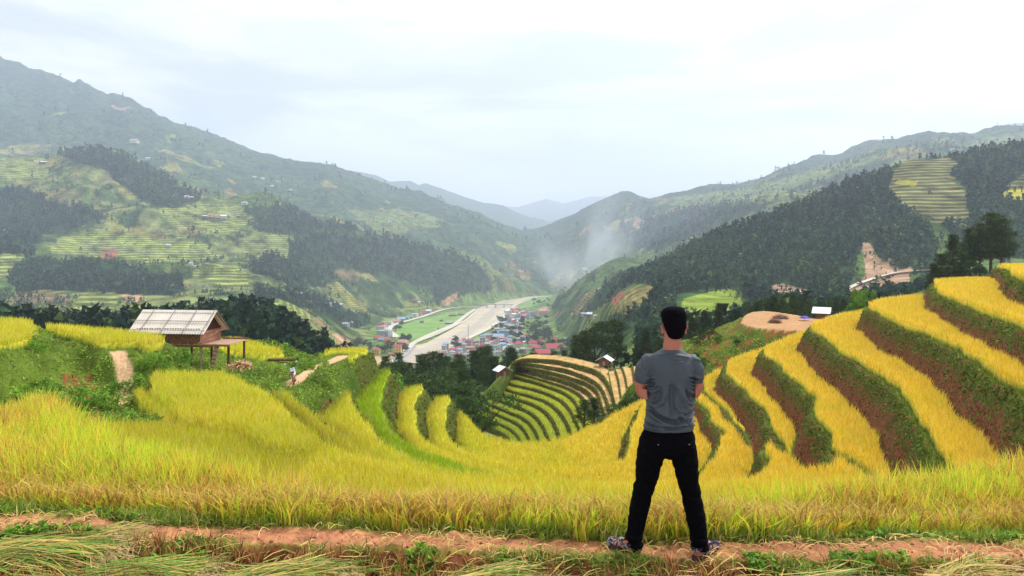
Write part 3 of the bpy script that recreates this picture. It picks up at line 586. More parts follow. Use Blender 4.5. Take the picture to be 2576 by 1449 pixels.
def smoke(x0, y0, x1, y1, Y, r0, r1, dens, seed):
    a = Vector(((x0-HX)/FL*Y, Y, EYE-(y0-HY)*Y/FL)); b = Vector(((x1-HX)/FL*Y, Y+60, EYE-(y1-HY)*Y/FL)); ln = (b-a).length
    n = 20; V = []; F = []
    for i in range(9):
        f = i/8
        for j in range(n): V.append((math.cos(6.283*j/n)*(r0+(r1-r0)*f), math.sin(6.283*j/n)*(r0+(r1-r0)*f), ln*f))
    for i in range(8):
        for j in range(n): F.append([i*n+j, i*n+(j+1) % n, (i+1)*n+(j+1) % n, (i+1)*n+j])
    me = bpy.data.meshes.new('smoke'); me.from_pydata(V, [], F+[list(range(n))[::-1], [8*n+j for j in range(n)]]); o = bpy.data.objects.new('smoke', me); scene.collection.objects.link(o)
    o.location = a; o.rotation_euler = (b-a).to_track_quat('Z', 'Y').to_euler(); tag(o, kind='stuff')
    m = bpy.data.materials.new('smoke'); m.use_nodes = True; t = m.node_tree; t.nodes.clear()
    out = N(t, 'ShaderNodeOutputMaterial'); pv = N(t, 'ShaderNodeVolumePrincipled'); pv.inputs['Color'].default_value = (.93, .96, 1, 1); L(t, pv.outputs[0], out.inputs['Volume'])
    co = N(t, 'ShaderNodeTexCoord'); sx = N(t, 'ShaderNodeSeparateXYZ'); L(t, co.outputs['Object'], sx.inputs[0])
    def M(op, p, q=None, c=False):
        k = N(t, 'ShaderNodeMath', operation=op); k.use_clamp = c
        for i, v in enumerate((p, q)):
            if v is None: continue
            if isinstance(v, (int, float)): k.inputs[i].default_value = v
            else: L(t, v, k.inputs[i])
        return k.outputs[0]
    rr = M('SQRT', M('ADD', M('MULTIPLY', sx.outputs[0], sx.outputs[0]), M('MULTIPLY', sx.outputs[1], sx.outputs[1])))
    f = M('DIVIDE', sx.outputs[2], ln); rad = M('ADD', M('MULTIPLY', f, r1-r0), r0)
    edge = M('SUBTRACT', 1., M('DIVIDE', rr, rad), True)
    nz = N(t, 'ShaderNodeTexNoise', _Scale=.011, _Detail=3., _Distortion=.6); mp_ = N(t, 'ShaderNodeMapping'); mp_.inputs['Location'].default_value = (seed*97., seed*31., 0); mp_.inputs['Scale'].default_value = (1, 1, .45); L(t, co.outputs['Object'], mp_.inputs[0]); L(t, mp_.outputs[0], nz.inputs['Vector'])
    nn = M('MULTIPLY', M('SUBTRACT', nz.outputs[0], .40, True), 4.)
    fade = M('MULTIPLY', M('SUBTRACT', 1., f, True), M('MULTIPLY', f, 8., True))
    L(t, M('MULTIPLY', M('MULTIPLY', M('MULTIPLY', edge, nn), M('MULTIPLY', fade, fade)), dens), pv.inputs['Density'])
    me.materials.append(m)
smoke(1490, 690, 1590, 470, 2350, 40, 210, .030, 1)
smoke(1455, 735, 1330, 560, 2150, 30, 170, .020, 2)
smoke(1430, 745, 1450, 610, 1900, 25, 90, .018, 3)
smoke(1500, 720, 1420, 600, 2450, 90, 300, .011, 6)
smoke(1640, 668, 1700, 600, 1010, 8, 26, .035, 4)
# ------------------------------------------------------------------ valley floor: river bed, roads, fields, bridge
def PF(x, y):
    Y = 150*FL/(y-HY)
    for _ in range(12): Y = floorD(Y)*FL/(y-HY)
    return ((x-HX)/FL*Y, Y)
def z6(u, v): return (849+.2441*u, 723.2+.2441*v)
def floor_sheet(name, pts, dz, m, it=1):
    import mathutils
    pts = smooth_poly(pts, it, True) if it else pts
    from mathutils.geometry import tessellate_polygon
    V = [(x, y, 0) for x, y in pts]
    T = tessellate_polygon([[Vector(v) for v in V]])
    V = [(x, y, EYE-float(floorD(y))+dz) for x, y in pts]
    o = np_mesh(name, V, np.array(T), None, m); 
    bpy_fix_up(o)
    tag(o, kind='structure'); return o
def bpy_fix_up(o):
    import bmesh
    bm = bmesh.new(); bm.from_mesh(o.data)
    for f in bm.faces:
        if f.normal.z < 0: f.normal_flip()
    bm.to_mesh(o.data); bm.free()
def ribbon_pts(line, w):
    l = []; r = []
    for i, p in enumerate(line):
        a = line[max(0, i-1)]; b = line[min(len(line)-1, i+1)]
        dx, dy = b[0]-a[0], b[1]-a[1]; n = math.hypot(dx, dy) or 1
        l.append((p[0]-dy/n*w, p[1]+dx/n*w)); r.append((p[0]+dy/n*w, p[1]-dx/n*w))
    return l, r
def road(name, line, w, dz, m, zf=None):
    line = smooth_poly(line, 2)
    l, r = ribbon_pts(line, w)
    zf = zf or (lambda x, y: EYE-float(floorD(y)))
    V = []; F = []
    for a, b in zip(l, r): V += [(a[0], a[1], zf(*a)+dz), (b[0], b[1], zf(*b)+dz)]
    for i in range(len(l)-1): F.append((2*i, 2*i+1, 2*i+3, 2*i+2))
    o = np_mesh(name, V, F, None, m); bpy_fix_up(o); tag(o, kind='structure'); return o
M_river = mat('river bed', (.50, .42, .29), rough=.9, nscale=.02, namt=.16, detail=8.)
t_ = M_river.node_tree
M_road = mat('concrete road', (.56, .50, .38), rough=.9, nscale=.05, namt=.1)
M_green = mat('valley field', (.17, .30, .055), rough=1., nscale=.03, namt=.28, detail=8.)
M_brownf = mat('bare field', (.45, .34, .17), rough=1., nscale=.03, namt=.2)
RB = [PF(*z6(u, v)) for u, v in [(470, 850), (580, 780), (700, 690), (780, 600), (900, 585), (1000, 530), (1150, 450), (1300, 360), (1350, 300), (1420, 245), (1470, 200), (1560, 188), (1660, 150), (1800, 104), (1950, 92), (2220, 80), (2225, 86), (2050, 100), (1900, 140), (1830, 190), (1780, 230), (1720, 290), (1640, 350), (1560, 410), (1440, 480), (1300, 560), (1180, 610), (1080, 700), (1000, 790), (960, 860)]]
floor_sheet('river_bed', RB, .6, M_river)
M_water = mat('silty water', (.46, .38, .26), rough=.35, spec=.4, nscale=.02, namt=.12)
road('water', [PF(*z6(u, v)) for u, v in [(640, 800), (760, 700), (900, 640), (1100, 590), (1250, 500), (1420, 420), (1520, 330), (1600, 250), (1680, 180), (1840, 112), (2050, 94)]], 11, .8, M_water)
M_stone = mat('stone embankment', (.34, .34, .33), rough=.9, nscale=.1, namt=.2)
floor_sheet('embankment', [PF(*z6(u, v)) for u, v in [(560, 780), (640, 720), (800, 600), (812, 612), (760, 670), (640, 775), (600, 800)]], 1.6, M_stone, 0)
GF = [(600, 560), (740, 565), (900, 500), (1180, 390), (1280, 320), (1310, 280), (1250, 250), (1150, 260), (950, 310), (720, 370), (620, 410), (600, 470)]
floor_sheet('field', [PF(*z6(u, v)) for u, v in GF], .5, M_green)
floor_sheet('field', [PF(*z6(u, v)) for u, v in [(1800, 215), (1830, 198), (1900, 160), (2060, 112), (2200, 95), (2180, 130), (2130, 160), (2010, 200), (1950, 210), (1780, 250)]], .5, M_green)
floor_sheet('field', [PF(*z6(u, v)) for u, v in [(1350, 570), (1440, 500), (1500, 488), (1480, 560)]], .9, M_green, 0)
floor_sheet('field', [PF(*z6(u, v)) for u, v in [(200, 712), (560, 712), (600, 720), (570, 830), (180, 830)]], .5, M_brownf, 0)
ROADS = [([(560, 790), (690, 660), (790, 570), (1000, 470), (1200, 390), (1290, 320), (1350, 270), (1425, 225)], 5.5),
 ([(600, 520), (590, 490), (545, 470), (530, 430), (570, 390), (700, 355), (900, 300), (1050, 240), (1200, 210), (1400, 200), (1460, 204)], 5.5),
 ([(820, 570), (1000, 500), (1180, 415), (1330, 340), (1400, 275), (1450, 235)], 3.0),
 ([(1950, 206), (1800, 211), (1735, 290), (1640, 372), (1560, 432), (1380, 515), (1250, 590)], 5.0),
 ([(1795, 214), (1850, 180), (1930, 145), (2050, 107), (2220, 92)], 4.5),
 ([(1900, 430), (1860, 370), (1890, 300), (1850, 250)], 4.)]
for i, (ln, w) in enumerate(ROADS): road('road', [PF(*z6(u, v)) for u, v in ln], w, 1.3+.15*i, M_road)
def box(V, F, c, s, rz=0., base=True):
    """append a box, centre c (z = bottom if base), size s"""
    k = len(V); cz = c[2]+(s[2]/2 if base else 0); ca, sa = math.cos(rz), math.sin(rz)
    for dx in (-.5, .5):
        for dy in (-.5, .5):
            for dz in (-.5, .5):
                x, y = dx*s[0], dy*s[1]
                V.append((c[0]+x*ca-y*sa, c[1]+x*sa+y*ca, cz+dz*s[2]))
    for f in ((0, 1, 3, 2), (4, 6, 7, 5), (0, 4, 5, 1), (2, 3, 7, 6), (0, 2, 6, 4), (1, 5, 7, 3)): F.append([k+i for i in f])
def bar(V, F, a, b, r, r2=None, n=6):
    a = Vector(a); b = Vector(b); d = (b-a); 
    if d.length < 1e-6: return
    d.normalize(); u = d.orthogonal().normalized(); w = d.cross(u); k = len(V); r2 = r if r2 is None else r2
    for c, q in ((a, r), (b, r2)):
        for i in range(n):
            t = 2*math.pi*i/n; p = c+u*math.cos(t)*q+w*math.sin(t)*q; V.append(tuple(p))
    for i in range(n):
        j = (i+1) % n; F.append([k+i, k+j, k+n+j, k+n+i])
    c0 = len(V); V.append(tuple(a)); V.append(tuple(b))
    for i in range(n):
        j = (i+1) % n; F.append([c0, k+j, k+i]); F.append([c0+1, k+n+i, k+n+j])
def mixmesh(name, V, F, m, parent=None, smooth=False, up=False):
    me = bpy.data.meshes.new(name); me.from_pydata([tuple(v) for v in V], [], [tuple(f) for f in F])
    if m: me.materials.append(m)
    if smooth: me.polygons.foreach_set('use_smooth', [True]*len(me.polygons))
    me.update(); o = bpy.data.objects.new(name, me); scene.collection.objects.link(o)
    if parent: o.parent = parent
    return o
M_conc = mat('concrete', (.55, .52, .47), rough=.9, nscale=.4, namt=.1)
def bridge():
    a = PF(1203, 773.6); b = PF(1290, 775.2)
    z = EYE-float(floorD(2000))
    mx_ = ((a[0]+b[0])/2, (a[1]+b[1])/2); ln = math.hypot(b[0]-a[0], b[1]-a[1]); ang = math.atan2(b[1]-a[1], b[0]-a[0])
    t = empty('road_bridge', (mx_[0], mx_[1], z), ang, 'long low concrete road bridge crossing the dry river bed', 'bridge')
    V = []; F = []; box(V, F, (0, 0, 8.2), (ln, 8, 1.6)); mixmesh('deck', V, F, M_conc, t)
    for s in (-3.9, 3.9):
        V = []; F = []; box(V, F, (0, s, 9.803), (ln, .35, 1.0)); mixmesh('parapet', V, F, M_conc, t)
    for q in (-.25, 0., .25):
        V = []; F = []; box(V, F, (q*ln, 0, -1), (2.2, 6, 9.19)); mixmesh('pier', V, F, M_conc, t)
bridge()
# ------------------------------------------------------------------ the terraced hill in the middle distance
CUR = [
 (24.0, [(1288, 912), (1313, 903), (1363, 904), (1413, 909), (1463, 922), (1500, 932), (1520, 950), (1535, 975), (1545, 1005), (1550, 1030)]),
 (24.8, [(1288, 915), (1310, 913), (1363, 919), (1425, 930), (1463, 943), (1495, 958), (1513, 975), (1524, 1000), (1530, 1018), (1536, 1040)]),
 (25.5, [(1287, 919), (1310, 921), (1370, 932), (1428, 947), (1470, 961), (1494, 974), (1504, 988), (1510, 1005), (1515, 1025), (1520, 1045)]),
 (26.2, [(1284, 922), (1310, 927), (1363, 941), (1428, 959), (1462, 973), (1484, 988), (1493, 1003), (1497, 1018), (1503, 1035), (1508, 1055)]),
 (27.0, [(1282, 932), (1300, 937), (1350, 951), (1400, 966), (1443, 981), (1465, 997), (1474, 1012), (1480, 1028), (1488, 1045), (1494, 1065)]),
 (27.9, [(1277, 946), (1300, 951), (1338, 960), (1388, 976), (1425, 991), (1448, 1011), (1455, 1030), (1461, 1048), (1470, 1070), (1478, 1080)]),
 (28.7, [(1267, 960), (1295, 969), (1338, 978), (1388, 994), (1420, 1013), (1437, 1034), (1446, 1055), (1456, 1075), (1463, 1088), (1468, 1095)]),
 (29.5, [(1257, 973), (1288, 985), (1338, 997), (1375, 1010), (1403, 1030), (1420, 1052), (1430, 1072), (1437, 1088), (1442, 1100), (1446, 1108)]),
 (30.3, [(1249, 985), (1285, 1001), (1333, 1014), (1366, 1030), (1386, 1050), (1398, 1072), (1405, 1090), (1410, 1104), (1414, 1115), (1417, 1122)]),
 (31.1, [(1239, 999), (1280, 1017), (1322, 1031), (1350, 1049), (1366, 1072), (1376, 1095), (1382, 1110), (1386, 1122), (1390, 1132), (1393, 1140)]),
 (31.9, [(1225, 1013), (1272, 1034), (1312, 1049), (1335, 1067), (1348, 1087), (1356, 1107), (1361, 1122), (1365, 1134), (1368, 1144), (1370, 1152)]),
 (32.7, [(1209, 1026), (1262, 1048), (1300, 1064), (1319, 1082), (1330, 1102), (1337, 1120), (1341, 1134), (1344, 1146), (1346, 1156), (1348, 1164)]),
 (33.4, [(1192, 1040), (1248, 1064), (1284, 1080), (1302, 1098), (1312, 1116), (1317, 1132), (1321, 1146), (1324, 1158), (1326, 1168), (1328, 1176)]),
 (34.0, [(1182, 1051), (1225, 1071), (1262, 1089), (1285, 1107), (1295, 1124), (1300, 1140), (1304, 1154), (1307, 1166), (1309, 1176), (1310, 1184)]),
]
CUB = [
 (20.6, [(1700, 905), (1690, 940), (1685, 975), (1682, 1010)]),
 (21.4, [(1650, 905), (1648, 935), (1646, 965), (1645, 1000)]),
 (22.0, [(1618, 914), (1621, 940), (1625, 970), (1628, 1000)]),
 (22.5, [(1592, 921), (1595, 945), (1599, 970), (1606, 995)]),
 (23.0, [(1564, 922), (1573, 945), (1577, 970), (1583, 1000)]),
 (23.4, [(1548, 930), (1556, 952), (1559, 975), (1564, 1008)]),
 (23.8, [(1530, 934), (1535, 962), (1540, 985), (1548, 1018)]),
 (24.0, [(1508, 934), (1520, 950), (1535, 975), (1550, 1030)]),
]
MIDTOP = []
def resample(pts, n):
    pts = np.array(smooth_poly(pts, 3)); d = np.r_[0, np.cumsum(np.hypot(*np.diff(pts, axis=0).T))]
    q = np.linspace(0, d[-1], n); return np.stack([np.interp(q, d, pts[:, 0]), np.interp(q, d, pts[:, 1])], 1)
def strips(name, curves, n, nyellow, wob):
    rows = []; cols = []
    prev = None
    S = np.array([.50, .32, .13]); Y_ = np.array([.48, .44, .05]); G_ = np.array([.13, .18, .03]); B_ = np.array([.15, .075, .03])
    for i, (d, pl) in enumerate(curves):
        q = resample(pl, n); w = wob*(fbm(np.linspace(0, 9, n)+i*3.1, np.full(n, i*1.7), 3, 300)-.5)
        X = d*(q[:, 0]-HX)/(q[:, 1]+w-HY); Y = d*FL/(q[:, 1]+w-HY)
        lipp = np.stack([X, Y, np.full(n, EYE-d)], 1)
        top = S if i < nyellow else Y_*(1-.4*(i-nyellow)/12*0)+np.array([-.10, .0, 0])*min(1, (i-nyellow)/6)
        if prev is None:
            dv = np.array([0, 1, 0])
            back = lipp+np.array([2, 7, 0.]); rows.append(back+np.array([1, 6, -7.])); cols.append(np.tile(G_, (n, 1)))
            rows.append(back); cols.append(np.tile(G_, (n, 1))); foot = back
        else:
            foot = prev*.86+lipp*.14; foot[:, 2] = EYE-d
            rows.append(foot); cols.append(np.tile(B_, (n, 1)))
        for t, cc, dz in ((.10, B_*.5+top*.5, 0), (.16, top, .28 if i >= nyellow else 0), (.5, top, .30 if i >= nyellow else 0), (.86, top, .28 if i >= nyellow else 0), (.90, G_, .0), (.97, G_, .10)):
            p = foot*(1-t)+lipp*t; p[:, 2] = EYE-d+dz; rows.append(p); cols.append(np.tile(cc, (n, 1)))
        rows.append(lipp.copy()); cols.append(np.tile(G_, (n, 1)))
        rows.append(lipp*1.0+np.array([0, 0, -.3])+(0 if prev is None else (lipp-prev)*.03*np.array([1, 1, 0]))); cols.append(np.tile(G_*.6+B_*.4, (n, 1)))
        MIDTOP.append((d, lipp, foot)); prev = lipp
    rows.append(prev+np.array([-1.5, -4, -5.])); cols.append(np.tile(G_, (n, 1)))
    rows.append(prev+np.array([-3, -9, -16.])); cols.append(np.tile(G_*.7, (n, 1)))
    A = np.array(rows); C = np.array(cols)
    # end skirts
    def ext(A, C, side):
        e = A[:, 0] if side == 0 else A[:, -1]; nb = A[:, 3] if side == 0 else A[:, -4]
        dr = (e-nb); dr[:, 2] = 0; dr /= (np.linalg.norm(dr, axis=1, keepdims=True)+1e-6)
        e1 = e+dr*2.+np.array([0, 0, -1.6]); e2 = e+dr*9+np.array([0, 0, -9.])
        g = np.tile(G_, (len(e), 1))
        if side == 0: return np.concatenate([e2[:, None], e1[:, None], A], 1), np.concatenate([g[:, None], g[:, None], C], 1)
        return np.concatenate([A, e1[:, None], e2[:, None]], 1), np.concatenate([C, g[:, None], g[:, None]], 1)
    A, C = ext(A, C, 0); A, C = ext(A, C, 1)
    r, c = A.shape[:2]; V = A.reshape(-1, 3); Cc = C.reshape(-1, 3)
    nn = fbm(V[:, 0]*.8, V[:, 1]*.8, 3, 310); n3 = fbm(V[:, 0]*.25, V[:, 1]*.25, 3, 312)
    Cc = Cc*(.62+.75*nn[:, None])*(.85+.3*n3[:, None]); V = V+np.stack([0*nn, 0*nn, (nn-.5)*.22], 1)
    idx = np.arange(r*c).reshape(r, c); F = np.stack([idx[:-1, :-1], idx[:-1, 1:], idx[1:, 1:], idx[1:, :-1]], -1).reshape(-1, 4)
    m = mat(name, attr=True, rough=1, spec=0, nscale=1.3, namt=.35, bump=.15, bscale=2.)
    o = np_mesh(name, V, F, Cc, m); tag(o, kind='structure'); return o
strips('terraced_hill', CUR, 150, 5, 1.6)
strips('terraced_hill_spur', CUB, 60, 9, 1.2)

# rice tufts and weeds on the hill's treads and banks
def mid_plants():
    A = []; 
    for i in range(5, len(CUR)):
        d, lipp, foot = MIDTOP[i]; n = 5200
        j = rng.random(n)*(len(lipp)-1.01); a = j.astype(int); f = (j-a)[:, None]; t = rng.uniform(.10, .87, n)[:, None]
        L_ = lipp[a]*(1-f)+lipp[a+1]*f; F_ = foot[a]*(1-f)+foot[a+1]*f; p = F_*(1-t)+L_*t; A.append(np.c_[p, np.full(n, i)])
    A = np.concatenate(A); return A
MIDP = mid_plants()
def mid_weeds():
    A = []
    for i in range(len(CUR)-1):
        d, lipp, foot = MIDTOP[i]; d2, l2, f2 = MIDTOP[i+1]; n = 1500
        j = rng.random(n)*(len(lipp)-1.01); a = j.astype(int); f = (j-a)[:, None]; t = (rng.random(n)**1.7)[:, None]
        p = (lipp[a]*(1-f)+lipp[a+1]*f)*(1-t)+(f2[a]*(1-f)+f2[a+1]*f)*t; A.append(p)
        n = 900; j = rng.random(n)*(len(lipp)-1.01); a = j.astype(int); f = (j-a)[:, None]
        t = rng.uniform(.90, 1, n)[:, None]; p = (foot[a]*(1-f)+foot[a+1]*f)*(1-t)+(lipp[a]*(1-f)+lipp[a+1]*f)*t; A.append(p)
    return np.concatenate(A)
MIDW = mid_weeds()
# ------------------------------------------------------------------ forests seen as one mass: ragged leaf-clump crowns
def rdirs(n, g=rng):
    v = g.normal(size=(n, 3)); return v/np.linalg.norm(v, axis=1, keepdims=True)
def tri_cloud(C, U, W, cols):
    """triangles: centre C, half vectors U (towards tip), W (half base) -> V, F, colours"""
    n = len(C); V = np.empty((n, 3, 3)); V[:, 0] = C-U-W; V[:, 1] = C-U+W; V[:, 2] = C+U*1.1
    return V.reshape(-1, 3), np.arange(3*n).reshape(n, 3), np.repeat(cols, 3, axis=0)
M_leaf = mat('foliage', attr=True, rough=.85, spec=.12, trans=.18)
M_far = mat('distant foliage', attr=True, rough=1., spec=0., trans=.1)
M_bark = mat('bark', (.10, .065, .045), rough=.95, nscale=3., namt=.3, bump=.03, bscale=9.)
def scatter_far():
    area = np.zeros(FY.shape)
    dx = np.gradient(FX, axis=1); dy = np.abs(np.gradient(FY, axis=0)); area = np.abs(dx*dy)
    cfac = np.maximum(5.2, FY*.0056)
    rowdz = np.gradient(YS, axis=0)              # rows that face the viewer have y falling with distance
    vis = np.where(rowdz < .4, 1., .12)
    scr = (HX+FX/FY*FL)
    w = area/cfac**2*FMASK*vis*((XS > -180) & (XS < 2760))*1.15
    # scattered trees and hedgerows everywhere on the slopes
    nn = fbm(FX/60, FY/60, 3, 401); n2 = fbm(FX/300, FY/300, 3, 403)
    hed = ((nn > .52) & (FMASK < .5) & (wf < .5) & (FSTR < .2))*(.20+.5*(n2 > .5))*(1-.75*sst(FY, 2000, 3000))
    w2 = area/cfac**2*hed*vis*((XS > -180) & (XS < 2760))*np.where(FY > 4300, 0, 1)
    hedt = ((nn > .57) & (FSTR > .2))*.10
    w2 = w2+area/cfac**2*hedt*vis
    W = (w+w2); W = np.where((FY < 150) | (FY > 4250), 0, W)
    # keep the belt in front for individual trees
    tot = W.sum(); n = int(min(tot, 30000)); pr = (W/tot).ravel()
    k = rng.choice(len(pr), n, p=pr)
    X = FX.ravel()[k]; Y = FY.ravel()[k]; Z = FZ.ravel()[k]; cf = cfac.ravel()[k]; fm = FMASK.ravel()[k]
    X = X+(rng.random(n)-.5)*dx.ravel()[k]; 
    s = cf*(.34+.62*rng.random(n)**1.5)*np.where(fm > .5, 1.1, .75); h = s*(1.3+.7*rng.random(n))
    print('far trees', tot, n)
    T = 15
    d = rdirs(n*T).reshape(n, T, 3); rr = rng.random((n, T))**.4
    conif = (rng.random(n) < .6)[:, None]
    hz = rng.random((n, T))
    rad = np.where(conif, (1-hz*.85), np.sqrt(np.clip(1-(hz*1.7-.7)**2, .05, 1)))
    C = np.empty((n, T, 3)); C[..., 0] = X[:, None]+d[..., 0]*rr*rad*s[:, None]*.62; C[..., 1] = Y[:, None]+d[..., 1]*rr*rad*s[:, None]*.62
    C[..., 2] = Z[:, None]-.3+h[:, None]*(.15+.95*hz)
    U = rdirs(n*T).reshape(n, T, 3)*np.array([1, 1, .7]); U[..., 2] = np.abs(U[..., 2])+.2
    U *= (s*.30)[:, None, None]; Wv = np.cross(U, rdirs(n*T).reshape(n, T, 3))
    Wv /= (np.linalg.norm(Wv, axis=-1, keepdims=True)+1e-6); Wv *= (s*.27)[:, None, None]
    base = np.array([.030, .062, .026])*(1-conif[:, 0:1])*1.25+np.array([.022, .048, .026])*conif[:, 0:1]
    gn = fbm(X/90, Y/90, 3, 405)
    base = base*(.55+1.0*rng.random(n)[:, None])*(.35+1.3*gn[:, None]); base = base*(1-.35*sst(gn, .5, .65)[:, None])+np.array([.06, .10, .03])*.35*sst(gn, .5, .65)[:, None]
    ol = (rng.random(n) < .10)[:, None]; base = np.where(ol, base*np.array([2.4, 1.7, 1.1]), base)
    cc = np.repeat(base*1.15, T, axis=0)*(.45+1.1*rng.random(n*T)[:, None])
    V, F, Cc = tri_cloud(C.reshape(-1, 3), U.reshape(-1, 3), Wv.reshape(-1, 3), cc)
    o = np_mesh('forest', V, F, Cc, M_far); tag(o, kind='stuff')
scatter_far()
# ------------------------------------------------------------------ tree builders (one of each kind, copied afterwards)
def crown_clumps(cent, size, per, leaf, col, seed, flat=.6, tuft=False, lw=.45):
    g = np.random.default_rng(seed); n = len(cent)
    d = rdirs(n*per, g).reshape(n, per, 3); r = g.random((n, per, 1))**.45
    C = cent[:, None]+d*r*size[:, None, None]*np.array([1, 1, flat])
    U = d*.8+rdirs(n*per, g).reshape(n, per, 3)*.7
    if tuft: U[..., 2] = np.abs(U[..., 2])+.5
    U /= np.linalg.norm(U, axis=-1, keepdims=True); U = U*leaf*(.6+.8*g.random((n, per, 1)))
    W = np.cross(U, rdirs(n*per, g).reshape(n, per, 3)); W /= (np.linalg.norm(W, axis=-1, keepdims=True)+1e-6); W = W*leaf*lw
    cb = col*(.55+.9*g.random((n, 1)))
    tint = (g.random((n, 1)) < .18)*np.array([[.03, .02, .0]])
    cc = np.repeat(cb+tint, per, axis=0)*(.7+.6*g.random((n*per, 1)))
    return tri_cloud(C.reshape(-1, 3), U.reshape(-1, 3), W.reshape(-1, 3), cc)
def pine(name, H, R_, seed, bare=.25, col=(.030, .055, .016), whorl=13, leaf=.22, per=26, broken=.0):
    g = np.random.default_rng(seed); cent = []; size = []
    V = []; F = []
    lean = g.normal(0, .02*H, 2)
    top = (lean[0], lean[1], H*.97); mid = (lean[0]*.4, lean[1]*.4, H*.5)
    bar(V, F, (0, 0, -1.2), mid, .022*H, .014*H, 7); bar(V, F, mid, top, .014*H, .004*H, 6)
    for w in range(whorl):
        t = bare+(1-bare)*(w+.3*g.random())/whorl
        z = H*t; nb = g.integers(4, 7); reach = R_*(1-((t-bare)/(1-bare))**1.3*.86)*(.7+.5*g.random())
        if t < bare+.12: reach *= .7
        a0 = g.random()*6.28
        for b in range(nb):
            if g.random() < broken: continue
            a = a0+6.283*b/nb+g.normal(0, .25); ln = reach*(.6+.5*g.random()); rise = ln*(.12+.35*g.random())
            x0 = lean[0]*t; y0 = lean[1]*t
            e = (x0+math.cos(a)*ln, y0+math.sin(a)*ln, z+rise)
            bar(V, F, (x0, y0, z-.02*H), e, .006*H, .002*H, 4)
            m_ = 3 if ln > R_*.5 else 2
            for q in range(m_):
                f = .45+.55*(q+1)/m_
                cent.append((x0+math.cos(a)*ln*f+g.normal(0, .05*R_), y0+math.sin(a)*ln*f+g.normal(0, .05*R_), z+rise*f+.02*H+g.normal(0, .01*H))); size.append(R_*(.20+.14*g.random()))
    for q in range(4): cent.append((lean[0]+g.normal(0, .03*R_), lean[1]+g.normal(0, .03*R_), H*(.93+.02*q))); size.append(R_*.14)
    root = empty(name); mixmesh('trunk', V, F, M_bark, root)
    Vc, Fc, Cc = crown_clumps(np.array(cent), np.array(size), per, leaf, np.array(col), seed+1, .55, True, .30)
    np_mesh('crown', Vc, Fc, Cc, M_leaf, root); return root
def broadleaf(name, H, R_, seed, col=(.045, .085, .018), n=110, per=30, leaf=.16, trunk=.35, flat=.75):
    g = np.random.default_rng(seed); V = []; F = []; cent = []; size = []
    bar(V, F, (0, 0, -1), (0, 0, H*trunk), .035*H, .025*H, 8)
    for b in range(7):
        a = g.random()*6.28; l = R_*(.45+.4*g.random()); z1 = H*(trunk+.2+.35*g.random())
        e = (math.cos(a)*l, math.sin(a)*l, z1); bar(V, F, (0, 0, H*trunk*(.7+.3*g.random())), e, .016*H, .006*H, 5)
    lob = [(g.normal(0, .38*R_), g.normal(0, .38*R_), H*(.45+.4*g.random()), R_*(.42+.25*g.random())) for _ in range(7)]
    for i in range(n):
        L_ = lob[g.integers(0, len(lob))]; d = rdirs(1, g)[0]; d[2] = abs(d[2])*.9-.25; r = L_[3]*(.75+.35*g.random())
        c = np.array(L_[:3])+d*r*np.array([1, 1, flat])
        c[2] = min(c[2], H*1.02); cent.append(c); size.append(R_*(.13+.12*g.random()))
    root = empty(name); mixmesh('trunk', V, F, M_bark, root)
    Vc, Fc, Cc = crown_clumps(np.array(cent), np.array(size), per, leaf, np.array(col), seed+1, .7, False, .5)
    np_mesh('crown', Vc, Fc, Cc, M_leaf, root); return root
def bushm(name, H, R_, seed, col=(.075, .15, .02), n=60, per=26, leaf=.07):
    g = np.random.default_rng(seed); d = rdirs(n, g); d[:, 2] = np.abs(d[:, 2]); r = .55+.5*g.random((n, 1))
    cent = d*r*np.array([R_, R_, H])*(1, 1, .9); size = R_*(.16+.12*g.random(n))
    V = []; F = []
    for i in range(0, n, 5): bar(V, F, (0, 0, -.1), cent[i]*.9, .014, .006, 4)
    root = empty(name); mixmesh('stem', V, F, M_bark, root)
    Vc, Fc, Cc = crown_clumps(cent, size, per, leaf, np.array(col), seed+1, .8, False, .5)
    np_mesh('foliage', Vc, Fc, Cc, M_leaf, root); return root
def put(proto, first, x, y, z, s=1., rz=None, label='', cat='', group=None, sz=None):
    o = proto if first else copy_tree(proto)
    o.location = (x, y, z); o.rotation_euler = (0, 0, random.random()*6.28 if rz is None else rz); o.scale = (s, s, s*(sz or 1))
    for k in ('label', 'category', 'group'):
        if k in o.keys(): del o[k]
    return tag(o, label, cat, group)
class Kind:
    def __init__(self, *pr): self.pr = list(pr); self.used = [False]*len(pr); self.i = 0
    def put(self, x, y, z, which=None, **kw):
        k = self.i % len(self.pr) if which is None else which; self.i += 1
        o = put(self.pr[k], not self.used[k], x, y, z, **kw); self.used[k] = True; return o
KP = Kind(pine('pine_tree', 12, 2.9, 501, .12, (.055, .10, .022), 14), pine('pine_tree', 12, 2.6, 511, .2, (.045, .085, .024), 13), pine('pine_tree', 12, 3.3, 521, .08, (.065, .115, .024), 12), pine('pine_tree', 12, 2.4, 531, .15, (.040, .078, .022), 15))
KB = Kind(broadleaf('leafy_tree', 8, 3.4, 601, (.065, .125, .025)), broadleaf('leafy_tree', 8, 3.0, 611, (.085, .155, .03)), broadleaf('leafy_tree', 8, 3.8, 621, (.055, .10, .024), 130))
KBIG = Kind(broadleaf('big_tree', 18, 7.6, 631, (.042, .075, .018), 260, 34, .26, .28, .8), pine('tall_pine_tree', 19, 5.2, 641, .33, (.040, .070, .018), 13, .30, 34, .12), pine('tall_pine_tree', 19, 4.6, 651, .12, (.034, .062, .018), 17, .30, 34, .05))
KL = Kind(broadleaf('bright_tree', 7, 3.2, 661, (.14, .27, .03), 120, 30, .18, .3, .8), broadleaf('bright_tree', 7, 2.9, 671, (.12, .23, .03), 110, 30, .17, .3, .8))
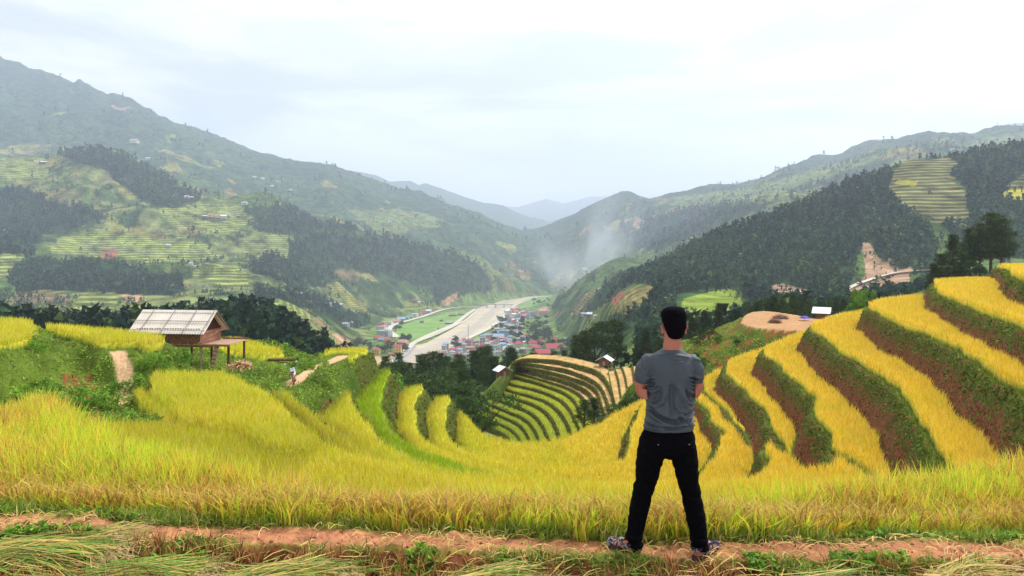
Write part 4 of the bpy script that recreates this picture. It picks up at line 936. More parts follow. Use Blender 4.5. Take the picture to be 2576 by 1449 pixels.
def place_by_top(K, x, ytop, Y, H0, label, cat, group=None, which=None, ybase=None, wide=1.):
    """tree whose top shows at survey (x, ytop) when it stands Y metres away; base on the land"""
    zt = EYE-(ytop-HY)*Y/FL
    X = (x-HX)/FL*Y
    zb = EYE-(ybase-HY)*Y/FL if ybase else float(farz(x, Y)[0])
    if not ybase and Y < 128: zb = max(zb, float(gz(X, Y)[0]))
    s = max(.3, (zt-zb)/H0)
    return K.put(X, Y, zb, which=which, s=s*wide, sz=1/wide, label=label, cat=cat, group=group)
# belt of pines between the fields and the valley
g_ = np.random.default_rng(77)
tops = [(850, 925), (880, 915), (905, 925), (930, 905), (960, 900), (990, 905), (1020, 897), (1050, 900), (1080, 905), (1110, 885), (1140, 895), (1170, 900), (1200, 885), (1230, 880), (1260, 888), (1290, 875), (1320, 885), (1345, 880), (1380, 890), (1410, 885), (1440, 880)]
lab = 'dark green pine in the belt of pines between the rice terraces and the valley town'
for i, (x, y) in enumerate(tops):
    for q in range(4):
        dx = g_.normal(0, 13); Y = [205, 190, 172, 152][q]+g_.normal(0, 5)
        if x > 1180 and Y < 174: Y = 180+g_.normal(0, 4)
        yt = y+[0, 8, 22, 44][q]+g_.normal(0, 7)
        place_by_top(KP, x+dx, yt, Y, 12, lab, 'pine tree', 'pines in the belt below the rice terraces', wide=g_.uniform(.85, 1.25))
for (x, y, Y) in [(875, 985, 120), (905, 1000, 118), (985, 960, 125), (1010, 960, 128), (1035, 985, 122), (1070, 965, 125), (1100, 962, 124), (1118, 990, 118), (1085, 930, 140), (1050, 925, 142), (1000, 925, 140), (1060, 1010, 112)]:
    place_by_top(KB, x, y, Y, 8, 'round dark leafy tree on the slope under the pine belt', 'tree', 'leafy trees under the pine belt', wide=1.15)
for (x, y, Y, l) in [(1198, 975, 112, 'very dark round tree just left of the terraced hill'), (905, 915, 112, 'bright green tree at the left end of the pine belt, right of the track'), (880, 925, 108, 'bright green bush-like tree beside the grassy bank of the track'), (935, 925, 114, 'bright green tree partly in front of the dark pines')]:
    place_by_top(KB if 'dark' in l else KL, x, y, Y, 8 if 'dark' in l else 7, l, 'tree', wide=.9)
# big trees left and right of the person
for (x, y, Y, w, l, wd) in [(1497, 798, 166, 0, 'very large dark spreading tree left of the person, above the small hut', 1.25), (1545, 838, 172, 0, 'large dark tree behind the right edge of the spreading tree', .8), (1450, 845, 170, 2, 'dark conifer at the left edge of the very large spreading tree', 1.), (1472, 835, 160, 1, 'tall pine with visible trunk beside the very large spreading tree', .9), (1625, 830, 164, 2, 'large dark pine directly left of the head of the person', 1.25), (1655, 850, 158, 0, 'dark round tree close behind the ear of the person', .7), (1600, 865, 168, 2, 'dark pine between the spreading tree and the person', 1.),
    (1745, 800, 148, 2, 'dark pine with many leading shoots right of the head of the person', 1.2), (1775, 785, 150, 2, 'tallest dark pine right of the head of the person', 1.), (1810, 765, 150, 2, 'dark pine below the green meadow on the right', 1.), (1840, 790, 150, 2, 'dark pine left of the harvested brown field', 1.)]:
    place_by_top(KBIG, x, y, Y, 19 if w else 18, l, 'tree', which=w, wide=wd)
for (x, y, Y, l) in [(1995, 735, 150, 'bright young pine with thin trunk behind the harvested brown field'), (2165, 725, 112, 'light green bamboo-like tree rising over the right rice terraces')]:
    place_by_top(KL if 'bamboo' in l else KP, x, y, Y, 7 if 'bamboo' in l else 12, l, 'tree', wide=.55 if 'bamboo' in l else 1.)
for i, (x, y) in enumerate([(1905, 760), (1930, 750), (1950, 745), (1970, 752), (2015, 748), (2035, 752), (2060, 760), (2085, 765), (2105, 772), (1885, 768), (2120, 755), (2150, 762)]):
    place_by_top(KP, x, y, 150+g_.normal(0, 5), 12, 'dark pine in the row behind the harvested brown field', 'pine tree', 'pines behind the harvested field', wide=1.3)
# cluster of tall pines on the skyline at the right
for (x, y, Y, w, l, wd, yb) in [(2398, 592, 108, 2, 'leftmost tall dark pine of the cluster above the top rice terraces', 1.1, 730), (2372, 640, 104, 2, 'low dark pine at the left foot of the cluster above the top terraces', 1.3, 735), (2425, 640, 106, 2, 'dark pine crown between the two tallest of the skyline cluster', 1., 725), (2440, 578, 112, 1, 'slender dark pine in the middle of the skyline cluster', .9, 715), (2465, 565, 110, 1, 'pine with bare straight trunk in the middle of the skyline cluster', 1., 710), (2492, 540, 112, 1, 'tallest pine of the skyline cluster with broad top', 1.25, 705), (2520, 553, 114, 1, 'rightmost tall pine of the skyline cluster', 1.1, 700), (2350, 665, 104, 2, 'small dark pine leaning out at the far left of the skyline cluster', 1.2, 738), (2455, 650, 104, 0, 'dark bushy tree under the trunks of the skyline cluster', .8, 725)]:
    place_by_top(KBIG, x, y, Y*1.32, 19 if w else 18, l, 'tree', which=w, wide=wd)
for i, (x, y) in enumerate([(2420, 702), (2450, 695), (2480, 690), (2505, 685), (2530, 678), (2550, 680), (2400, 712), (2370, 722), (2345, 728)]):
    place_by_top(KL, x, y, 134+i, 7, 'green leafy bush under the tall skyline pines', 'bush', 'bushes under the skyline pines', wide=1.4)
# trees on the slopes near the terraced hill and below the harvested field
for (x, y, Y, yb, l) in [(1495, 1008, 100, 1065, 'dark young pine standing in front of the terraced hill'), (1470, 1035, 98, 1070, 'small dark bush left of the young pine in front of the terraced hill')]:
    place_by_top(KP if 'pine' in l else KB, x, y, Y, 12 if 'pine' in l else 8, l, 'tree', ybase=yb, wide=2.0 if 'pine' in l else 1.2)
for i, (x, y, Y) in enumerate([(1530, 1030, 92), (1550, 1015, 92), (1570, 1005, 93), (1595, 990, 93), (1615, 985, 94), (1510, 1045, 90), (1635, 985, 94), (1580, 1020, 90), (1605, 1010, 90)]):
    place_by_top(KB, x, y, Y, 8, 'green bush in the gully left of the person below the terraced hill', 'bush', 'bushes in the gully left of the person', ybase=y+45, wide=1.3)
for i in range(46):
    x = g_.uniform(1735, 1990); Y = g_.uniform(76, 104); X = (x-HX)/FL*Y
    q = near_ground(np.array([X]), np.array([Y]))
    if q['grassy'][0] < .5 or q['sk'][0] > -2.6: continue
    z = EYE-float(q['D'][0]); yb = HY+float(q['D'][0])*FL/Y
    K = [KL, KB][int(g_.random() < .35)]
    K.put(X, Y, z-.3, s=g_.uniform(.12, .30), label='small green shrub on the weedy slope below the harvested brown field', cat='shrub', group='shrubs below the harvested field')
place_by_top(KL, 1735, 985, 84, 7, 'light green shrub beside the shoulder of the person', 'shrub', ybase=1015, wide=1.2)
# left bank near the path
KS = Kind(bushm('bush', 1.4, 1.2, 701, (.17, .33, .035)), bushm('bush', 1.2, 1.3, 711, (.12, .25, .03)), bushm('bush', 1.7, 1.0, 721, (.22, .40, .05)))
bl = [(225, 905, 30.5, 1.5, 'tall leafy green bush in the middle of the left bank'), (195, 925, 29.5, 1.2, 'mid green bush on the left bank, left of the tallest bush'), (60, 905, 29, 1.3, 'bushy shrub on the far left bank below the upper rice'), (20, 960, 27, 1.4, 'dark shrub at the left edge behind the near rice'), (110, 880, 31.5, 1.2, 'light green shrub beside the gap in the upper rice'), (350, 920, 34, 1., 'light green shrub under the upper rice, right of the path'), (395, 905, 36, 1.1, 'bright green shrub left of the hut posts'), (445, 900, 38, 1.2, 'light green bush just in front of the hut'), (330, 1020, 27, .8, 'low dark shrub in front of the path bend'), (270, 1020, 26.5, .8, 'low green shrub left of the path bend'), (385, 1015, 26.5, .8, 'low green shrub right of the path bend'), (140, 960, 28, 1.1, 'leafy shrub above the bare red soil'), (620, 905, 42, 1.5, 'tall green bush between the hut and the motorbike'), (650, 925, 41, 1.2, 'round green bush right of the tall bush by the hut'), (590, 925, 41, 1.1, 'low green bush by the straw heap'), (690, 935, 43, 1.1, 'green bush left of the parked motorbike'), (560, 915, 41, .9, 'small green bush right of the hut ladder'), (755, 905, 52, 1.1, 'green bush behind the bare patch by the track'), (775, 915, 50, 1., 'green bush on the bank above the track'), (495, 865, 47, 1.1, 'dark green bush under the hut floor'), (715, 895, 56, 1., 'green bush on the knoll behind the bare patch'), (85, 850, 34, .9, 'bright green shrub in the gap between the two upper rice plots'), (300, 905, 33, 1.1, 'green shrub above the top of the path'), (255, 945, 30, 1.0, 'green shrub left of the sandy path')]
for x, y, Y, s, l in bl:
    X = (x-HX)/FL*Y; z = float(gz(X, Y)[0])
    KS.put(X, Y, z-.1, s=s*.58, label=l, cat='bush')
# ------------------------------------------------------------------ rice, grass, stubble, straw
M_blade = mat('rice plants', attr=True, rough=.75, spec=.15, trans=.30)
M_grass = mat('grass blades', attr=True, rough=.8, spec=.12, trans=.25)
def blades(name, X, Y, Z, h, w, col, lean, curve=.25, droop=None, kind='stuff', base_dark=.72, mat_=None, az=None):
    """one bent leaf per point: 5 vertices, 3 faces as triangles"""
    n = len(X); a = rng.random(n)*6.283 if az is None else az; f = rng.random(n)*3.14159
    lx = np.cos(a)*lean; ly = np.sin(a)*lean
    wx = np.cos(f)*w; wy = np.sin(f)*w*.8
    V = np.empty((n, 5, 3), np.float32)
    V[:, 0] = np.stack([X-wx*.5, Y-wy*.5, Z], 1); V[:, 1] = np.stack([X+wx*.5, Y+wy*.5, Z], 1)
    mz = .55
    V[:, 2] = np.stack([X+lx*.35-wx*.5, Y+ly*.35-wy*.5, Z+h*mz], 1); V[:, 3] = np.stack([X+lx*.35+wx*.5, Y+ly*.35+wy*.5, Z+h*mz], 1)
    tz = h if droop is None else h*droop
    V[:, 4] = np.stack([X+lx*(1+curve), Y+ly*(1+curve), Z+tz], 1)
    k = np.arange(n)*5
    F = np.stack([np.stack([k, k+1, k+3], 1), np.stack([k, k+3, k+2], 1), np.stack([k+2, k+3, k+4], 1)], 1).reshape(-1, 3)
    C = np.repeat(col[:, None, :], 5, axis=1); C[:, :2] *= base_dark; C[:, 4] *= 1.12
    o = np_mesh(name, V.reshape(-1, 3), F, C.reshape(-1, 3), mat_ or M_blade)
    if kind: tag(o, kind=kind)
    return o
def polar_samples(n, y0, y1, pw, u0=-.92, u1=1.02):
    """points whose density falls with distance as Y**-pw"""
    u = rng.uniform(u0, u1, n)
    p = 2-pw; t = rng.random(n)
    Y = (y0**p+(y1**p-y0**p)*t)**(1/p) if abs(p) > 1e-3 else y0*(y1/y0)**t
    return u*Y, Y
# far and middle terraces
X, Y = polar_samples(1080000, 9.5, 82, 1.6)
r = lookup('rice', X, Y); hv = lookup('ss', X, Y) < -.2
k = (r > .75) & hv; X = X[k]; Y = Y[k]; n = len(X); print('rice blades', n)
Z = gz(X, Y)+.16
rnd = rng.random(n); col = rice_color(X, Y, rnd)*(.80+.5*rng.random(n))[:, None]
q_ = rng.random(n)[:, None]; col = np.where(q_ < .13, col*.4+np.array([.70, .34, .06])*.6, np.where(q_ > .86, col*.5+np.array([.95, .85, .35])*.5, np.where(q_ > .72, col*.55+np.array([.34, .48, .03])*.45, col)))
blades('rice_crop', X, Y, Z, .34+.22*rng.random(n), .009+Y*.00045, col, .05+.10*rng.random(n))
# rice on the near strip: tall leaves and drooping seed heads
def strip_pts(n, u0=-1.0, u1=1.0):
    X = rng.uniform(-11, 11, n); Y = rng.uniform(5.0, 10.4, n)
    s = sdist(X, Y, STRIP); yd = dikeY(X)
    ex = .24+.45*sst(-X, 1.8, 3.3)+.40*sst(X, 1.6, 3.0)+.42*(fbm(X*1.6, Y*1.6, 3, 501)-.5)+.30*(fbm(X*6, Y*6, 2, 502)-.5)
    front = Y-yd-ex
    k = (s > -.06) & (front > 0) & (rng.random(n) < np.clip(1.35-(Y-5)*.16, .35, 1)) & (np.abs(X/Y) < 1.5)
    return X[k], Y[k], front[k]
def zfine(X, Y): return gz(X, Y)
def near_col(X, Y, n):
    g = fbm(X*1.6, Y*1.6, 3, 505); q = rng.random(n)+(g-.5)*1.1
    c = np.where((q < .36)[:, None], np.array([.58, .74, .05]), np.where((q < .66)[:, None], np.array([.85, .76, .08]), np.where((q < .90)[:, None], np.array([.88, .58, .08]), np.array([.56, .36, .10]))))
    return c*(.75+.5*rng.random(n))[:, None]
X, Y, fr = strip_pts(270000); n = len(X); print('near leaves', n)
edge = sst(fr, 0, .6)
hgt = (.31+.21*rng.random(n))*(.50+.50*sst(fr, 0, .9))*(.8+.4*fbm(X*4, Y*4, 2, 503))
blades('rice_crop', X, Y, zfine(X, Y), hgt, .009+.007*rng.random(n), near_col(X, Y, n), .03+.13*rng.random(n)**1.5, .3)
X, Y, fr = strip_pts(112000); n = len(X)
bl = fbm(X*2, Y*2, 2, 507)
c = np.where((rng.random(n) < .6)[:, None], np.array([.66, .38, .10]), np.array([.66, .52, .10]))*(.6+.6*rng.random(n))[:, None]
blades('rice_crop', X, Y, zfine(X, Y)+.08+.06*rng.random(n), (.25+.15*rng.random(n))*(.6+.4*sst(fr, 0, .8)), .009+.006*rng.random(n), c, .08+.10*rng.random(n), .3, droop=.78, base_dark=.62)
# banks: weeds and ferns
def cards(name, X, Y, Z, size, col, up=.5, asp=.45, kind='stuff', m=None):
    n = len(X); U = rdirs(n); U[:, 2] = np.abs(U[:, 2])*up+.1; U /= np.linalg.norm(U, axis=1, keepdims=True)
    W = np.cross(U, rdirs(n)); W /= (np.linalg.norm(W, axis=1, keepdims=True)+1e-6)
    U *= size[:, None]; W *= (size*asp)[:, None]
    V, F, C = tri_cloud(np.stack([X, Y, Z], 1), U, W, col); o = np_mesh(name, V, F, C, m or M_grass); tag(o, kind=kind); return o
X, Y = polar_samples(500000, 12, 82, 1.8); b = lookup('bank', X, Y); gr = lookup('grassy', X, Y)
k = (b > .55) & (gr < .4); X = X[k]; Y = Y[k]
t = np.clip(-lookup('lip', X, Y), 0, 1); nn = fbm(X*1.2, Y*1.2, 3, 511)
k = rng.random(len(X)) < np.clip(.85-1.4*t+(nn-.5)*2.4+.6*sst(-X, -2, 4), .16, 1)*.64
X = X[k]; Y = Y[k]; t = t[k]; n = len(X); print('weeds', n)
c = np.where((rng.random(n) < .5)[:, None], np.array([.12, .19, .025]), np.where((rng.random(n) < .55)[:, None], np.array([.06, .10, .018]), np.array([.20, .12, .035])))*(.6+.8*rng.random(n))[:, None]
brt = (rng.random(n) < .10)[:, None]; c = np.where(brt, np.array([.15, .30, .035]), c)
cards('bank_weeds', X, Y, gz(X, Y)+.05+.1*rng.random(n), (.05+.05*rng.random(n))*(.7+Y/55), c)
n = len(MIDP); c = np.where((rng.random(n) < .5)[:, None], np.array([.78, .72, .09]), np.array([.52, .62, .07]))*(.6+.7*rng.random(n))[:, None]
gm = ((MIDP[:, 3]-5)/8)[:, None]; c = c*(1-gm*.35)+np.array([.30, .44, .04])*gm*.35
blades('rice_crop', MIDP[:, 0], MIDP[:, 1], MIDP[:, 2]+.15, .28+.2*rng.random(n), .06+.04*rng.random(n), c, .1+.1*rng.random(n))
n = len(MIDW); c = np.where((rng.random(n) < .6)[:, None], np.array([.18, .27, .04]), np.array([.20, .12, .04]))*(.5+.9*rng.random(n))[:, None]
cards('hill_weeds', MIDW[:, 0], MIDW[:, 1], MIDW[:, 2]+.08, .12+.10*rng.random(n), c)
# grass fringe on the lips
X, Y = polar_samples(310000, 10, 75, 1.75); lp = lookup('lip', X, Y); gr = lookup('grassy', X, Y)
k = (lp > -.25) & (lp < .34) & (gr < .3) & (lookup('ss', X, Y) < -.3); X = X[k]; Y = Y[k]; n = len(X)
c = np.where((rng.random(n) < .7)[:, None], np.array([.13, .21, .025]), np.array([.26, .24, .05]))*(.6+.8*rng.random(n))[:, None]
blades('lip_grass', X, Y, gz(X, Y)-.02, .10+.12*rng.random(n), .012+Y*.0006, c, .05+.1*rng.random(n), mat_=M_grass)
# rough ground: undergrowth on the left bank and the outer slopes
X, Y = polar_samples(620000, 24, 128, 1.7); gr = lookup('grassy', X, Y)
bx, by = PD(742, 44.8); k = (gr > .5) & (np.hypot(X-bx, (Y-by+1.2)*.6) > 1.3) & (lookup('path', X, Y) < .25) & (lookup('ss', X, Y) < -.3); X = X[k]; Y = Y[k]
nn = fbm(X*.45, Y*.45, 3, 521); k = rng.random(len(X)) < (.15+.9*sst(nn, .34, .6)); X = X[k]; Y = Y[k]; nn = nn[k]; n = len(X); print('undergrowth', n)
hm = sst(nn, .45, .72)*.55*np.clip(1.6-np.abs(Y-40)/60, .3, 1)
c = np.array([.26, .38, .05])*(1-hm[:, None])+np.array([.14, .28, .03])*hm[:, None]
sel = rng.random(n)[:, None]; c = np.where(sel < .22, np.array([.30, .44, .06]), np.where(sel > .88, np.array([.22, .16, .05]), c))*(.55+.9*rng.random(n))[:, None]
cards('undergrowth', X, Y, gz(X, Y)+hm*rng.random(n)+.05, (.05+.06*rng.random(n))*(.5+Y/75), c, up=.8)
# tussocks of grass and weeds beside the dike
X = rng.uniform(-8, 9, 88000); yd = dikeY(X); off = rng.choice([0, 1, 2], len(X), p=[.55, .33, .12])
Y = yd+np.where(off == 0, rng.uniform(.10, .75, len(X)), np.where(off == 1, -rng.uniform(.12, .34, len(X)), rng.uniform(-.2, .2, len(X))))
nn = fbm(X*2.4, Y*2.4, 3, 531); pth = lookup('path', X, Y)
k = (rng.random(len(X)) < sst(nn, .34, .62)*np.where(off == 2, .25, 1)*(1-.93*np.clip(pth, 0, 1)))
X = X[k]; Y = Y[k]; off = off[k]; nn = nn[k]; n = len(X)
c = np.where((rng.random(n) < .60)[:, None], np.array([.22, .34, .035]), np.where((rng.random(n) < .6)[:, None], np.array([.50, .42, .13]), np.array([.12, .20, .03])))*(.55+.8*rng.random(n))[:, None]
ln = (.03+.10*rng.random(n)**1.5*(.6+nn))*np.where(Y < dikeY(X), .6, 1)
blades('grass', X, Y, gz(X, Y)-.01, ln, .006+.006*rng.random(n), c, .02+.09*rng.random(n), mat_=M_grass)
X = rng.uniform(-8, 9, 38000); yd = dikeY(X); Y = yd+np.where(rng.random(len(X)) < .5, rng.uniform(.16, .6, len(X)), -rng.uniform(.14, .36, len(X)))
nn = fbm(X*1.7+9, Y*1.7, 3, 533); k = (nn > .60) | ((X > 3.0) & (X < 4.4) & (Y > yd+.3) & (rng.random(len(X)) < .5)); X = X[k]; Y = Y[k]; n = len(X)
c = np.where((rng.random(n) < .7)[:, None], np.array([.22, .40, .04]), np.array([.10, .20, .03]))*(.6+.8*rng.random(n))[:, None]
cards('ground_weeds', X, Y, gz(X, Y)+.02+.05*rng.random(n), .016+.018*rng.random(n), c, up=.5, asp=.5)
# loose straw and stubble in front of the dike
def straw_mesh(X, Y, Z, L_, az, el, r, bend, seg=3):
    n = len(X); V = np.empty((n, (seg+1)*2, 3), np.float32)
    for s in range(seg+1):
        t = s/seg-.5
        a2 = az+bend*t
        cx = X+np.cos(a2)*L_*t; cy = Y+np.sin(a2)*L_*t; cz = Z+np.sin(el)*L_*t+.02*np.cos(t*3)
        V[:, 2*s] = np.stack([cx+np.sin(a2)*r, cy-np.cos(a2)*r, cz], 1); V[:, 2*s+1] = np.stack([cx-np.sin(a2)*r, cy+np.cos(a2)*r, cz+r*.8], 1)
    k = np.arange(n)*(seg+1)*2; F = []
    for s in range(seg): F.append(np.stack([k+2*s, k+2*s+1, k+2*s+3, k+2*s+2], 1))
    return V.reshape(-1, 3), np.concatenate(F), (seg+1)*2
M_straw = mat('straw', attr=True, rough=.7, spec=.25, trans=.1)
def straw_col(n, green=.35):
    q = rng.random(n)[:, None]
    return np.where(q < green, np.array([.20, .33, .04]), np.where(q < green+.38, np.array([.60, .44, .10]), np.array([.66, .44, .15])))*(.5+.75*rng.random(n))[:, None]
def loose(n, xr, yo, name='loose_straw', green=.3, L0=.18, rr=.003, zup=.03, azc=.25, azs=.6):
    X = rng.uniform(*xr, n); Y = dikeY(X)+rng.uniform(*yo, n); nn = fbm(X*1.5, Y*3, 3, 541)
    k = rng.random(n) < (.25+1.1*sst(nn, .35, .6)); X = X[k]; Y = Y[k]; n = len(X)
    V, F, m_ = straw_mesh(X, Y, gz(X, Y)+.008+zup*rng.random(n), L0*(.4+1.1*rng.random(n)), azc+azs*rng.normal(size=n), rng.normal(0, .12, n), rr*(.7+.7*rng.random(n)), rng.normal(0, .5, n))
    o = np_mesh(name, V, F, np.repeat(straw_col(n, green), m_, axis=0), M_straw); tag(o, kind='stuff'); return o
loose(2600, (-8, 8.5), (-.24, .22), L0=.10, rr=.0022, zup=.01, azs=1.0, green=.12)
loose(8000, (-8, 8.5), (-1.1, -.24), L0=.24, rr=.0024, zup=.05, green=.2, azs=.7)
# stubble tufts
tx = rng.uniform(-5, 5.2, 900); ty = dikeY(tx)-rng.uniform(.24, 1.0, 900)
nx = np.repeat(tx, 22)+rng.normal(0, .022, 900*22); ny = np.repeat(ty, 22)+rng.normal(0, .022, 900*22); n = len(nx)
c = np.where((rng.random(n) < .5)[:, None], np.array([.55, .24, .08]), np.where((rng.random(n) < .5)[:, None], np.array([.62, .50, .12]), np.array([.24, .09, .04])))*(.5+.8*rng.random(n))[:, None]
blades('rice_stubble', nx, ny, gz(nx, ny)-.01,   .07+.12*rng.random(n), .006+.003*rng.random(n), c, .02+.05*rng.random(n), mat_=M_straw)
# bundles of cut straw laid across the front
def bundle(x, y, ang, ln, wd, n_, label, green, spread=.26):
    n = int(n_*1.3); t = empty('straw_bundle', (x, y, float(gz(x, y)[0])), ang, label, 'straw')
    q = rng.normal(0, 1, n); X = rng.normal(0, .10*ln, n); Y = q*wd*.5; zz = .02+np.abs(rng.normal(0, .035, n))+.05*np.exp(-q*q)
    fan = q*spread+rng.normal(0, .16, n)
    V, F, m_ = straw_mesh(X, Y, zz, ln*(.3+.65*rng.random(n)), fan, rng.normal(.02, .05, n), .0021*(.7+.8*rng.random(n)), rng.normal(0, .55, n), 5)
    np_mesh('stalks', V, F, np.repeat(straw_col(n, green), m_, axis=0), M_straw, t)
    m2 = int(n*1.1); q = np.clip(rng.normal(0, 1, m2), -1.7, 1.7)
    X = ln*(.36+.2*rng.random(m2)); Y = q*(wd*.5+spread*ln*.3); V, F, m_ = straw_mesh(X, Y, .03+.07*rng.random(m2), .10*(.5+rng.random(m2)), q*.4+rng.normal(0, .5, m2), rng.normal(-.1, .3, m2), .0028*np.ones(m2), rng.normal(0, .9, m2))
    np_mesh('empty_seed_heads', V, F, np.repeat(np.array([.48, .35, .13])*(.5+.7*rng.random(m2))[:, None], m_, axis=0), M_straw, t)
bundle(-1.55, 4.66, .30, .95, .22, 420, 'long green and tan straw bundle at the bottom, left of centre', .5)
bundle(-3.3, 5.0, .22, 1.1, .22, 420, 'spread straw bundle at the bottom left corner', .45)
bundle(-2.45, 4.76, .12, .9, .2, 360, 'greenish straw bundle between the two at bottom left', .6)
bundle(-.15, 4.62, .45, .85, .2, 420, 'pale tipped straw bundle lying aslant at the bottom centre, left of the person', .5)
bundle(2.1, 4.50, .22, .8, .18, 330, 'dark green straw bundle just right of the feet of the person', .6)
bundle(2.95, 4.55, .55, .75, .2, 420, 'pale feathery straw bundle at the bottom right', .25)
bundle(.55, 4.42, -.05, .7, .16, 240, 'thin straw bundle in front of the feet of the person', .4)

# small clods and stones on the trodden soil
def clods():
    n = 1500; X = rng.uniform(-5, 5.5, n); Y = dikeY(X)+rng.uniform(-.35, .30, n); r = .004+.012*rng.random(n)**3
    d = rdirs(n*6).reshape(n, 6, 3); base = np.array([[1, 0, 0], [-1, 0, 0], [0, 1, 0], [0, -1, 0], [0, 0, .8], [0, 0, -.5]])
    V = np.stack([X, Y, gz(X, Y)+r*.3], 1)[:, None]+(base[None]+.35*d)*r[:, None, None]
    f = np.array([[0, 2, 4], [2, 1, 4], [1, 3, 4], [3, 0, 4], [2, 0, 5], [1, 2, 5], [3, 1, 5], [0, 3, 5]]); F = (np.arange(n)*6)[:, None, None]+f[None]
    c = np.array([.42, .17, .08])*(.4+.9*rng.random(n))[:, None]; o = np_mesh('soil_clods', V.reshape(-1, 3), F.reshape(-1, 3), np.repeat(c, 6, axis=0), M_straw); tag(o, kind='stuff')
clods()
# ------------------------------------------------------------------ stilt hut on the left terrace
M_wood = mat('weathered planks', (.20, .095, .055), rough=.85, nscale=6., namt=.45, bump=.01)
M_shadew = mat('shade-darkened boards', (.07, .035, .02), rough=.9, nscale=6., namt=.4)  # gable planks: shade under the roof overhang painted into the brown
M_wood2 = mat('pale timber', (.42, .27, .17), rough=.85, nscale=5., namt=.3)
M_roofw = mat('pale fibre cement roof', (.74, .67, .56), rough=.8, nscale=1.5, namt=.10)
M_pole = mat('grey bamboo pole', (.33, .29, .27), rough=.8, nscale=4., namt=.2)
def corr_sheet(x0, x1, ya, za, yb, zb, pitch, amp, nseg=14):
    """corrugated sheet between (ya,za) and (yb,zb), waves along x, with real thickness"""
    nx = int((x1-x0)/pitch*6); V = []; F = []
    nl = math.hypot(yb-ya, zb-za); ny_, nz_ = -(zb-za)/nl, (yb-ya)/nl
    if nz_ < 0: ny_, nz_ = -ny_, -nz_
    for th in (0, -.012):
        for j in (0, 1):
            for i in range(nx+1):
                x = x0+(x1-x0)*i/nx; w = amp*math.sin(2*math.pi*(x-x0)/pitch)+th
                y = ya+(yb-ya)*j; z = za+(zb-za)*j; V.append((x, y+ny_*w, z+nz_*w))
    m = nx+1
    for i in range(nx):
        F.append((i, i+1, m+i+1, m+i)); F.append((2*m+i, 3*m+i, 3*m+i+1, 2*m+i+1))
        F.append((i, 2*m+i, 2*m+i+1, i+1)); F.append((m+i, m+i+1, 3*m+i+1, 3*m+i))
    F += [(0, m, 3*m, 2*m), (nx, 2*m+nx, 3*m+nx, m+nx)]
    return V, F
